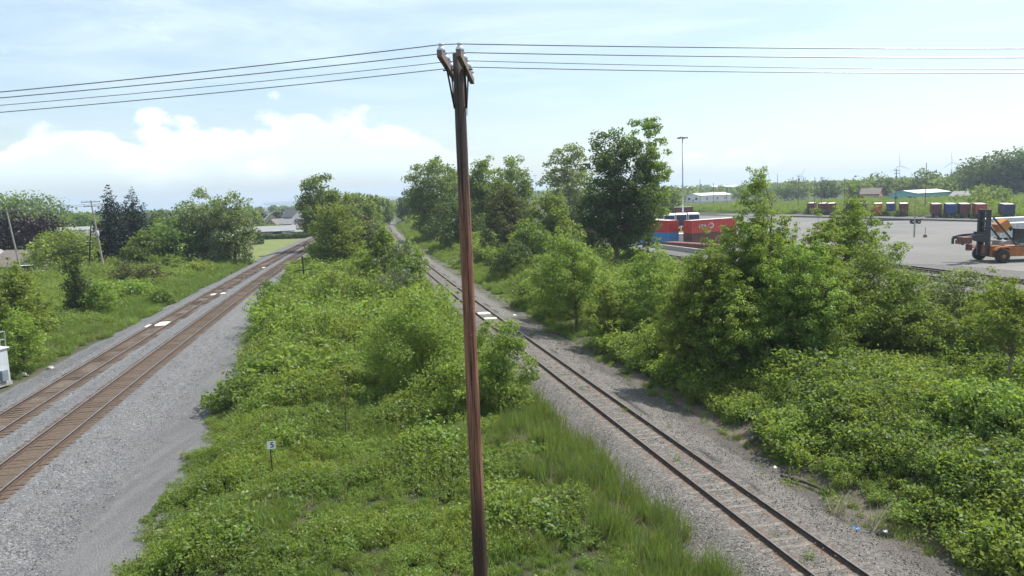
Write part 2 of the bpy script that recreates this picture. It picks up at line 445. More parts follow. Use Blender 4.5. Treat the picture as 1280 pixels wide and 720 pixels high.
A_OFF = -4.07
GREY = [(0.050, 0.050, 0.053), (0.108, 0.109, 0.114), (0.172, 0.173, 0.178), (0.29, 0.29, 0.298)]
TAN = [(0.044, 0.040, 0.037), (0.105, 0.096, 0.088), (0.165, 0.152, 0.139), (0.27, 0.252, 0.234)]
MB_ = ballast_mat('ballast grey stone', [(0.0, 1.15, 0.8, (0.084, 0.054, 0.033)), (A_OFF, 1.15, 0.72, (0.10, 0.068, 0.044))], GREY, (3.3, 6.2, 0.85, (0.085, 0.083, 0.086), (0.14, 0.135, 0.138)))
bed('gravel_bed', 'B', [(-9.6, -1.0), (-7.6, -0.62), (-6.0, -0.22), (A_OFF - 1.4, -0.195), (A_OFF + 1.4, -0.195), (-2.4, -0.26), (-1.4, -0.195), (1.4, -0.195), (1.9, -0.24), (3.3, -0.58), (4.2, -0.63), (8.2, -0.66), (10.4, -1.1)], 6, 700, MB_, 0.025)
MC_ = ballast_mat('ballast tan stone', [(-0.74, 0.28, 0.55, (0.15, 0.085, 0.05)), (0.74, 0.28, 0.55, (0.15, 0.085, 0.05))], TAN, (2.5, 3.6, 0.85, (0.038, 0.033, 0.028), (0.085, 0.074, 0.063)))
bed('ballast_bed', 'C', [(-5.6, -1.1), (-3.7, -0.74), (-1.9, -0.25), (-1.4, -0.176), (1.4, -0.176), (1.9, -0.24), (3.3, -0.62), (4.4, -0.72), (6.0, -1.2)], 6, 700, MC_, 0.025)

# ------------------------------------------------------------------ tracks
RAIL = [(-0.076, 0.0), (0.076, 0.0), (0.076, 0.014), (0.012, 0.03), (0.010, 0.125), (0.037, 0.135), (0.037, 0.160), (0.028, 0.171), (-0.028, 0.171), (-0.037, 0.160), (-0.037, 0.135), (-0.010, 0.125), (-0.012, 0.03), (-0.076, 0.014)]


def rail_mats():
    a = plain('rail rust brown', (0.075, 0.046, 0.034), 0.75, 0.3, var=0.3, scale=4)
    b = plain('rail head worn steel', (0.36, 0.34, 0.34), 0.32, 0.9, var=0.2, scale=4)
    return [a, b]


def rail_mesh(pts_fn, ys, top):
    n = len(RAIL); V = []; F = []; M = []
    for y in ys:
        for (s, z) in RAIL: V.append(pts_fn(y, s, z + top - 0.171))
    for i in range(len(ys) - 1):
        for k in range(n):
            F.append((i * n + k, i * n + (k + 1) % n, (i + 1) * n + (k + 1) % n, (i + 1) * n + k)); M.append(1 if k in (6, 7, 8) else 0)
    return np_mesh('rail', np.array(V), np.array(F), M)


def sleeper_mesh(seed, L=2.6, w=0.23, h=0.18):
    r = random.Random(seed); b = MB(); b.box((0, 0, -h / 2), (L, w, h), 0, bev=0.012)
    me = b.mesh('sleeper')
    for v in me.vertices: v.co.z += r.uniform(-0.006, 0.006); v.co.y += r.uniform(-0.012, 0.012); v.co.x += r.uniform(-0.02, 0.02)
    return me


WOOD_B = plain('sleeper brown timber', (0.086, 0.056, 0.035), 0.85, var=0.45, scale=4, bump=0.5)
WOOD_G = plain('sleeper grey timber', (0.145, 0.130, 0.114), 0.9, var=0.4, scale=4, bump=0.5)


def build_track(key, y0, y1, step, label, wood, ztop, seed, fade=0.0):
    r = random.Random(seed)
    p0 = track_pt(key, y0, 0, -0.2)
    t = empty('railway_track', p0, 0, label, 'railway track', 'railway tracks on ballast')
    ys = list(np.arange(y0, 150, 1.5)) + list(np.arange(150, y1, 6))
    for s0 in (-0.753, 0.753):
        o = link('rail', rail_mesh(lambda y, s, z: track_pt(key, y, s0 + s, z) - p0, ys, 0.0), rail_mats(), t)
    mes = [sleeper_mesh(seed * 10 + i) for i in range(5)]
    for me in mes: me.materials.append(wood)
    b = MB(); y = y0 + 12.0 if y0 < 12 else y0; cnt = 0
    while y < 330:
        d = track_pt(key, y + 0.5, 0) - track_pt(key, y, 0); ang = math.atan2(d.y, d.x) - math.pi / 2
        q = track_pt(key, y, r.uniform(-0.03, 0.03), ztop + r.uniform(-0.02, 0.008) - fade * max(0, r.random() - 0.35)) - p0
        ang += r.uniform(-0.012, 0.012)
        if cnt < 100:
            o = link('sleeper', mes[cnt % 5], None, t); o.location = q; o.rotation_euler = (0, 0, ang)
        else:
            b.box(q - Vector((0, 0, 0.09)), (2.6, 0.23, 0.18), 0, Matrix.Rotation(ang, 3, 'Z'))
        cnt += 1; y += step * (0.97 + r.uniform(-0.03, 0.03))
    o = b.build('sleepers', wood, t); o['kind'] = 'stuff'
    return t


build_track('A', 6, 690, 0.52, 'railway track with pale brown sleepers beside the green verge and metal cabinet', WOOD_B, -0.172, 1)
build_track('B', 6, 690, 0.52, 'railway track with darker rusty brown sleepers beside the wide gravel road', WOOD_B, -0.172, 2)
build_track('C', 6, 690, 0.55, 'single railway track with dark rails and grey sleepers half sunk in tan ballast', WOOD_G, -0.166, 3, 0.012)

# pale mats on the sleepers
PALE = plain('pale spill crust', (0.50, 0.48, 0.44), 0.9, var=0.25, scale=6, bump=0.3)


def slab(name, key, y, s, w, l, label, cat, z=-0.165, th=0.03):
    d = track_pt(key, y + 0.5, 0) - track_pt(key, y, 0); ang = math.atan2(d.y, d.x) - math.pi / 2
    b = MB(); r = random.Random(int(y * 10)); n = 18; P = []
    for i in range(n):
        a = 2 * math.pi * i / n; ca, sa = math.cos(a), math.sin(a)
        q = (abs(ca) ** 6 + abs(sa) ** 6) ** (-1 / 6) * r.uniform(0.9, 1.05); P.append((ca * q * w / 2, sa * q * l / 2))
    V = [(px, py, 0) for px, py in P] + [(px * 0.96, py * 0.96, th) for px, py in P]
    b.add(V, [tuple(range(n, 2 * n))] + [(i, (i + 1) % n, n + (i + 1) % n, n + i) for i in range(n)])
    o = b.build(name, PALE); o.location = track_pt(key, y, s, z); o.rotation_euler = (0, 0, ang); tag(o, label, cat); return o


slab('track_mat', 'A', 74.2, 0.0, 1.30, 2.6, 'large white mat lying between the rails of the track by the verge', 'track mat')
slab('track_mat', 'A', 73.4, -1.15, 0.5, 1.6, 'small white mat outside the rail, beside the large white one', 'track mat', -0.17)
slab('track_mat', 'A', 97.0, 0.25, 0.8, 1.6, 'white mat further along the verge track, inside the rail', 'track mat')
slab('track_mat', 'A', 97.6, 1.25, 0.6, 1.6, 'white mat further along the verge track, outside the rail', 'track mat', -0.17)
slab('track_mat', 'A', 134.0, 0.9, 0.7, 1.8, 'tiny farthest white mat on the verge track by the tall grass', 'track mat', -0.17)
slab('track_mat', 'C', 73.8, 0.0, 1.30, 1.35, 'white mat between the single track rails, farther of the two behind the pole', 'track mat')
slab('track_mat', 'C', 70.6, 0.0, 1.30, 1.0, 'white mat between the single track rails, nearer of the two behind the pole', 'track mat')


# ------------------------------------------------------------------ yard, lake, hills, haze
def yard_mat():
    m, k = material('yard paving'); p = world_pos(k)
    a = k.noise(p, 0.05, 5, 0.6); b_ = k.noise(p, 0.5, 5, 0.65); f = k.noise(p, 9, 4)
    mp = k.n('ShaderNodeMapping'); k.put(mp, 0, p); mp.inputs['Scale'].default_value = (0.05, 0.35, 1); mp.inputs['Rotation'].default_value = (0, 0, 0.5)
    st = k.noise(mp.outputs[0], 1.0, 5, 0.6)
    c = k.mix(k.smooth(a, 0.35, 0.65), (0.115, 0.112, 0.106), (0.16, 0.154, 0.145)); c = k.mix(k.math('MULTIPLY', k.smooth(st, 0.46, 0.66), 0.65), c, (0.11, 0.107, 0.104)); c = k.mix(k.math('MULTIPLY', f, 0.25), c, (0.13, 0.125, 0.12))
    c = k.mix(k.math('MULTIPLY', k.smooth(b_, 0.56, 0.68), 0.5), c, (0.09, 0.087, 0.085))
    b = k.n('ShaderNodeBsdfPrincipled'); k.put(b, 'Base Color', c); k.put(b, 'Roughness', 0.9); out_surface(k, b.outputs[0]); return m


def sheet(name, poly, z, mat, kind='structure'):
    b = MB(); b.add([(x, y, z) for x, y in poly], [tuple(range(len(poly)))]); o = b.build(name, mat); o['kind'] = kind; return o


YZ = -0.05
sheet('yard_pavement', [(30, 190), (22, 150), (40, 116), (58, 100), (64, 84), (110, 60), (190, 90), (170, 160), (124, 184), (108, 214), (92, 262), (60, 330), (30, 300)], YZ, yard_mat())
DKGRAVEL = ballast_mat('dark cinder gravel', [], [(0.05, 0.047, 0.045), (0.10, 0.095, 0.09), (0.15, 0.14, 0.13), (0.22, 0.21, 0.2)], (500, 501, 0, (0, 0, 0), (0, 0, 0)))
sheet('cinder_strip', [(124.2, 184.2), (108.2, 214.2), (92.2, 262.2), (80, 300), (90, 310), (112, 262), (128, 222), (146, 186), (160, 165), (140, 162)], -0.045, DKGRAVEL)
sheet('cinder_yard', [(22, 150), (40, 116), (58, 99.8), (64, 83.8), (66, 70), (44, 76), (33, 84), (21, 100), (14, 124), (8, 150)], -0.06, DKGRAVEL)


def yard_track(pts, label, name='yard_track'):
    """straight yard track along pts: (x, y) list"""
    a, b = Vector((*pts[0], -0.05)), Vector((*pts[1], -0.05)); d = (b - a).normalized(); s = Vector((d.y, -d.x, 0)); L = (b - a).length
    t = empty(name, a, 0, label, 'railway track', 'tracks across the goods yard')
    for q in (-0.753, 0.753):
        V = []; F = []; M = []; n = len(RAIL)
        for u in (0, L):
            for (o_, z) in RAIL: V.append(d * u + s * (q + o_) + Vector((0, 0, z + 0.12)))
        for k in range(n): F.append((k, (k + 1) % n, n + (k + 1) % n, n + k)); M.append(1 if k in (6, 7, 8) else 0)
        link('rail', np_mesh('rail', np.array(V), np.array(F), M), rail_mats(), t)
    mb = MB(); u = 0.3; R = Matrix.Rotation(math.atan2(d.y, d.x), 3, 'Z')
    while u < L: mb.box(d * u + Vector((0, 0, 0.05)), (0.24, 2.6, 0.14), 0, R); u += 0.6
    o = mb.build('sleepers', WOOD_B, t); o['kind'] = 'stuff'
    return t


def ytk(key, o1, y1, o2, y2, label):
    p, q = track_pt(key, y1, o1), track_pt(key, y2, o2); return yard_track([(p.x, p.y), (q.x, q.y)], label)


ytk('C', 33.7, 150, 36.0, 74, 'dark yard track nearest the bank trees, lowest of those before the red containers')
ytk('C', 38.6, 160, 40.5, 74, 'dark yard track second from the bank, under the red container wagon')
ytk('C', 52.2, 150, 52.6, 66, 'yard track at the near edge of the paved yard, closest to the camera')
ytk('C', 58.5, 140, 58.0, 66, 'yard track along the paved edge just below the orange lift truck')
yard_track([(96, 262), (122, 190)], 'far yard track beyond the pavement in front of the coloured trailers')

WATER = plain('lake water', (0.10, 0.22, 0.34), 0.25, var=0.05, scale=0.002)
sheet('lake_water', [(-14000, 2600), (-2400, 2300), (-1150, 2600), (-1150, 3400), (-3300, 16000), (-16000, 16000)], -20, WATER)


def hills():
    m, k = material('far wooded hills'); p = world_pos(k); n = k.noise(p, 0.01, 5)
    b = k.n('ShaderNodeBsdfPrincipled'); k.put(b, 'Base Color', k.mix(n, (0.04, 0.07, 0.03), (0.08, 0.11, 0.05))); k.put(b, 'Roughness', 1.0); out_surface(k, b.outputs[0])
    V = []; F = []; n_ = 120
    for i in range(n_ + 1):
        az = -0.31 + 0.9 * i / n_; d = 7200
        h = 0.4 * 14 * math.exp(-((az + 0.27) / 0.07) ** 2) + 14 + 5 * math.sin(az * 23) + 3 * math.sin(az * 61)
        h *= min(1.0, max(0.0, (az + 0.31) / 0.12)); h = max(h, 1.0)
        for (dd, hh) in ((-900, -1), (-300, h * 0.7), (0, h), (700, h * 0.6), (1400, -1)): V.append(((d + dd) * math.sin(az), (d + dd) * math.cos(az), hh))
    for i in range(n_):
        for j in range(4): F.append((i * 5 + j, i * 5 + j + 1, i * 5 + 6 + j, i * 5 + 5 + j))
    o = link('hills', np_mesh('hills', np.array(V), np.array(F), smooth=True), m); o['kind'] = 'structure'


hills()


def haze():
    m, k = material('pale air'); v = k.n('ShaderNodeVolumePrincipled'); v.inputs['Color'].default_value = (0.72, 0.85, 1.0, 1); v.inputs['Density'].default_value = 0.00021
    v.inputs['Anisotropy'].default_value = 0.2
    o = k.n('ShaderNodeOutputMaterial'); k.t.links.new(v.outputs[0], o.inputs['Volume'])
    b = MB(); b.box((0, 9500, 51.0), (45000, 21000, 154)); ob = b.build('haze', m); ob['kind'] = 'stuff'
    return ob


HAZE = haze()
# ------------------------------------------------------------------ leaves, crowns, trunks
def leaf_cards(cent, size, rng, up=0.6, outward=None, aspect=0.55, droop=0.0):
    """one folded four-cornered leaf per centre; returns (V, F)"""
    n = len(cent); nr = rng.normal(size=(n, 3)) * 0.75; nr[:, 2] += up
    if outward is not None: nr += outward * 0.6
    nr /= np.linalg.norm(nr, axis=1)[:, None] + 1e-9
    t = rng.normal(size=(n, 3)); t[:, 2] -= droop; t -= nr * (t * nr).sum(1)[:, None]; t /= np.linalg.norm(t, axis=1)[:, None] + 1e-9
    b = np.cross(nr, t); s = (np.asarray(size) * rng.uniform(0.65, 1.3, n))[:, None]
    V = np.empty((n, 4, 3)); V[:, 0] = cent - t * s * 0.5; V[:, 1] = cent + b * s * aspect * 0.5 + nr * s * 0.10; V[:, 2] = cent + t * s * 0.5; V[:, 3] = cent - b * s * aspect * 0.5 + nr * s * 0.10
    F = np.arange(n * 4).reshape(n, 4)
    return V.reshape(-1, 3), F


def crown_clumps(kind, H, Wd, bf, rng, n):
    """clump centres and radii inside the crown's envelope"""
    z0 = bf * H; hc = H - z0; R = Wd / 2
    if kind == 'spruce':
        C = []; Rr = []
        lv = max(12, int(H * 1.9))
        for i in range(lv):
            f = (i + 0.5) / lv; z = z0 + hc * f; r = R * (1 - f) ** 0.7 * rng.uniform(0.8, 1.12) + 0.12
            m = max(3, int(9 * (1 - f) + 3))
            for j in range(m):
                a = 6.283 * (j + rng.random()) / m
                for q in (0.35, 0.68, 0.98):
                    rq = r * q * rng.uniform(0.75, 1.15); C.append((rq * math.cos(a), rq * math.sin(a), z - 0.12 * rq + rng.normal() * 0.45 * (1 - f))); Rr.append(max(0.22, r * 0.30))
        return np.array(C), np.array(Rr)
    lob = rng.normal(size=(9, 3)); lob /= np.linalg.norm(lob, axis=1)[:, None]; amp = rng.uniform(-0.30, 0.30, 9)
    C = []; Rr = []
    tries = 0
    while len(C) < n and tries < n * 60:
        tries += 1
        d = rng.normal(size=3); d /= np.linalg.norm(d)
        rr = rng.random() ** 0.42
        k = 1 + (amp * np.maximum(0, (lob @ d)) ** 3).sum()
        if kind == 'column': p = np.array([d[0] * R * rr * k, d[1] * R * rr * k, z0 + hc * (0.5 + 0.5 * d[2] * rr)])
        elif kind in ('shrub',):
            p = np.array([d[0] * R * rr * k, d[1] * R * rr * k, abs(d[2]) ** 0.8 * H * rr ** 0.5 * min(k, 1.05) * 0.97])
        else:
            zc = z0 + hc * 0.47; zz = zc + d[2] * hc * (0.53 if d[2] > 0 else 0.47) * rr * min(k, 1.12)
            if kind == 'broad': d[:2] *= math.sqrt(1 - abs(d[2]) ** 3) / math.sqrt(max(1e-4, 1 - d[2] ** 2))
            taper = 1.0 if d[2] < 0 else 1 - (0.62 if kind in ('sumac', 'open') else 0.25) * d[2]
            p = np.array([d[0] * R * rr * k * taper, d[1] * R * rr * k * taper, zz])
        rc = R * {'broad': 0.20, 'shrub': 0.21, 'sumac': 0.165, 'airy': 0.20, 'open': 0.17, 'column': 0.35, 'bare': 0.2, 'sapling': 0.3}[kind] * rng.uniform(0.6, 1.35)
        rc = max(rc, 0.25)
        if kind in ('airy', 'open', 'sumac') and len(C):
            dd = np.linalg.norm(np.array(C) - p, axis=1)
            if dd.min() < rc * 0.75: continue
        C.append(p); Rr.append(rc)
    if kind in ('sumac', 'open'):      # upright leading shoots that break the outline
        for q in rng.choice(len(C), min(len(C), 34), replace=False):
            p = np.array(C[q]); up_ = p[2] / H
            if up_ < 0.45: continue
            for j in range(1, 4):
                C.append(p + np.array([p[0] * 0.06 * j, p[1] * 0.06 * j, 0.036 * H * j]) + rng.normal(size=3) * 0.12); Rr.append(max(0.2, Rr[q] * (0.62 - 0.13 * j)))
    C = np.array(C); Rr = np.array(Rr)
    top = (C[:, 2] + 0.35 * Rr).max(); lo = 0 if kind == 'shrub' else z0 * 0.8
    C[:, 2] = lo + (C[:, 2] - lo) * (H - lo) / (top - lo)
    rad = np.hypot(C[:, 0], C[:, 1]) + 0.6 * Rr; C[:, :2] *= min(1.5, (Wd / 2) / np.quantile(rad, 0.93))
    return C, Rr


PAR = {  # clumps, coverage, vertical squash, up bias, leaf aspect
    'broad': (220, 6.6, 0.75, 0.55, 0.62), 'spruce': (0, 7.0, 0.7, 0.4, 0.35), 'shrub': (110, 4.6, 0.65, 0.6, 0.6), 'sumac': (170, 4.1, 0.62, 0.85, 0.5),
    'airy': (170, 4.2, 0.6, 0.5, 0.6), 'open': (95, 3.1, 0.5, 0.7, 0.45), 'column': (60, 5.5, 0.9, 0.5, 0.6), 'bare': (45, 1.0, 0.7, 0.4, 0.5), 'sapling': (14, 1.5, 0.7, 0.5, 0.5)}


def make_crown(kind, H, Wd, bf, dist, rng, dens=1.0):
    nclump, cov, sq, up, asp = PAR[kind]
    ls = max(0.15, dist * 0.0032)
    if kind == 'spruce': ls *= 0.95
    C, R = crown_clumps(kind, H, Wd, bf, rng, nclump)
    area = math.pi / 4 * Wd * (H * (1 - bf)); N = int(dens * cov * area / (ls * ls * asp * 0.5))
    N = min(max(N, 500), 90000)
    w = R ** 2; w = w / w.sum(); ci = rng.choice(len(C), N, p=w)
    g = rng.normal(size=(N, 3)); g /= np.linalg.norm(g, axis=1)[:, None] + 1e-9
    g *= (rng.random(N) ** 0.45)[:, None]
    P = C[ci] + g * R[ci][:, None] * np.array([1, 1, sq]) * 1.15
    P[:, 2] = np.maximum(P[:, 2], 0.05)
    V, F = leaf_cards(P, np.full(N, ls), rng, up=up, outward=g, aspect=asp, droop=0.3)
    ct = rng.uniform(0.18, 0.82, len(C))
    tint = np.clip(ct[ci] + rng.normal(size=N) * 0.20, 0, 1).repeat(4)
    return V, F, tint, C, R


def make_wood(kind, H, Wd, bf, C, R, rng, forks=1):
    b = MB(); tr = max(0.035, H * 0.013) * (0.75 if kind in ('open', 'sapling', 'airy') else 1.0)
    if kind in ('shrub', 'bare'):
        for i in rng.choice(len(C), min(len(C), 26 if kind == 'bare' else 12), replace=False):
            a = rng.normal(size=2) * 0.12; m = C[i] * 0.5 + np.append(rng.normal(size=2) * 0.1, 0.15)
            b.tube([(a[0], a[1], -0.3), m, C[i]], [0.03, 0.02, 0.008], 4)
        return b
    for f in range(forks):
        lean = rng.normal(size=2) * (0.02 if forks == 1 else 0.035) * H
        ks = 7; path = []; rad = []
        for i in range(ks):
            u = i / (ks - 1); path.append((lean[0] * u + 0.02 * H * math.sin(3 * u + f), lean[1] * u + 0.015 * H * math.sin(4 * u + 1 + f), -0.4 + (H * 0.84 + 0.4) * u)); rad.append(tr * (1 - u) ** 0.8 + 0.012)
        b.tube(path, rad, 7)
        path = np.array(path)
        sel = range(len(C)) if len(C) < 60 else rng.choice(len(C), 60, replace=False)
        for i in sel:
            if forks > 1 and i % forks != f: continue
            c = C[i]; zt = max(0.12 * H, min(0.80 * H, c[2] - (0.16 + 0.2 * rng.random()) * H * 0.6)); zt = min(zt, c[2])
            u = (zt + 0.4) / (H * 0.84 + 0.4) * (ks - 1); j = int(min(max(u, 0), ks - 2)); q = path[j] + (path[j + 1] - path[j]) * (u - j)
            r0 = max(0.012, tr * 0.32 * (1 - zt / H) + 0.008)
            mid = (q + c) / 2 + np.array([0, 0, 0.03 * H]) * rng.uniform(-0.6, 1.0)
            b.tube([q, mid, c], [r0, r0 * 0.7, 0.008], 4)
    return b


def plant(name, x, y, ztop, w, kind, leaf, bf, label, cat, seed, dist=None, group=None, forks=1, dens=1.0, bark=None):
    rng = np.random.default_rng(seed); z0 = gz(x, y); H = max(0.6, ztop - z0)
    V, F, tint, C, R = make_crown(kind, H, w, bf, dist or y, rng, dens)
    t = empty(name, (x, y, z0), rng.uniform(0, 6.28), label, cat, group)
    is_shrub = kind in ('shrub', 'bare')
    link('foliage' if is_shrub else 'crown', np_mesh('crown', V, F, tint=tint), LEAF[leaf], t)
    make_wood(kind, H, w, bf, C, R, rng, forks).build('stems' if is_shrub else 'trunk', bark or (TWIG if kind == 'bare' else BARK), t, True)
    return t


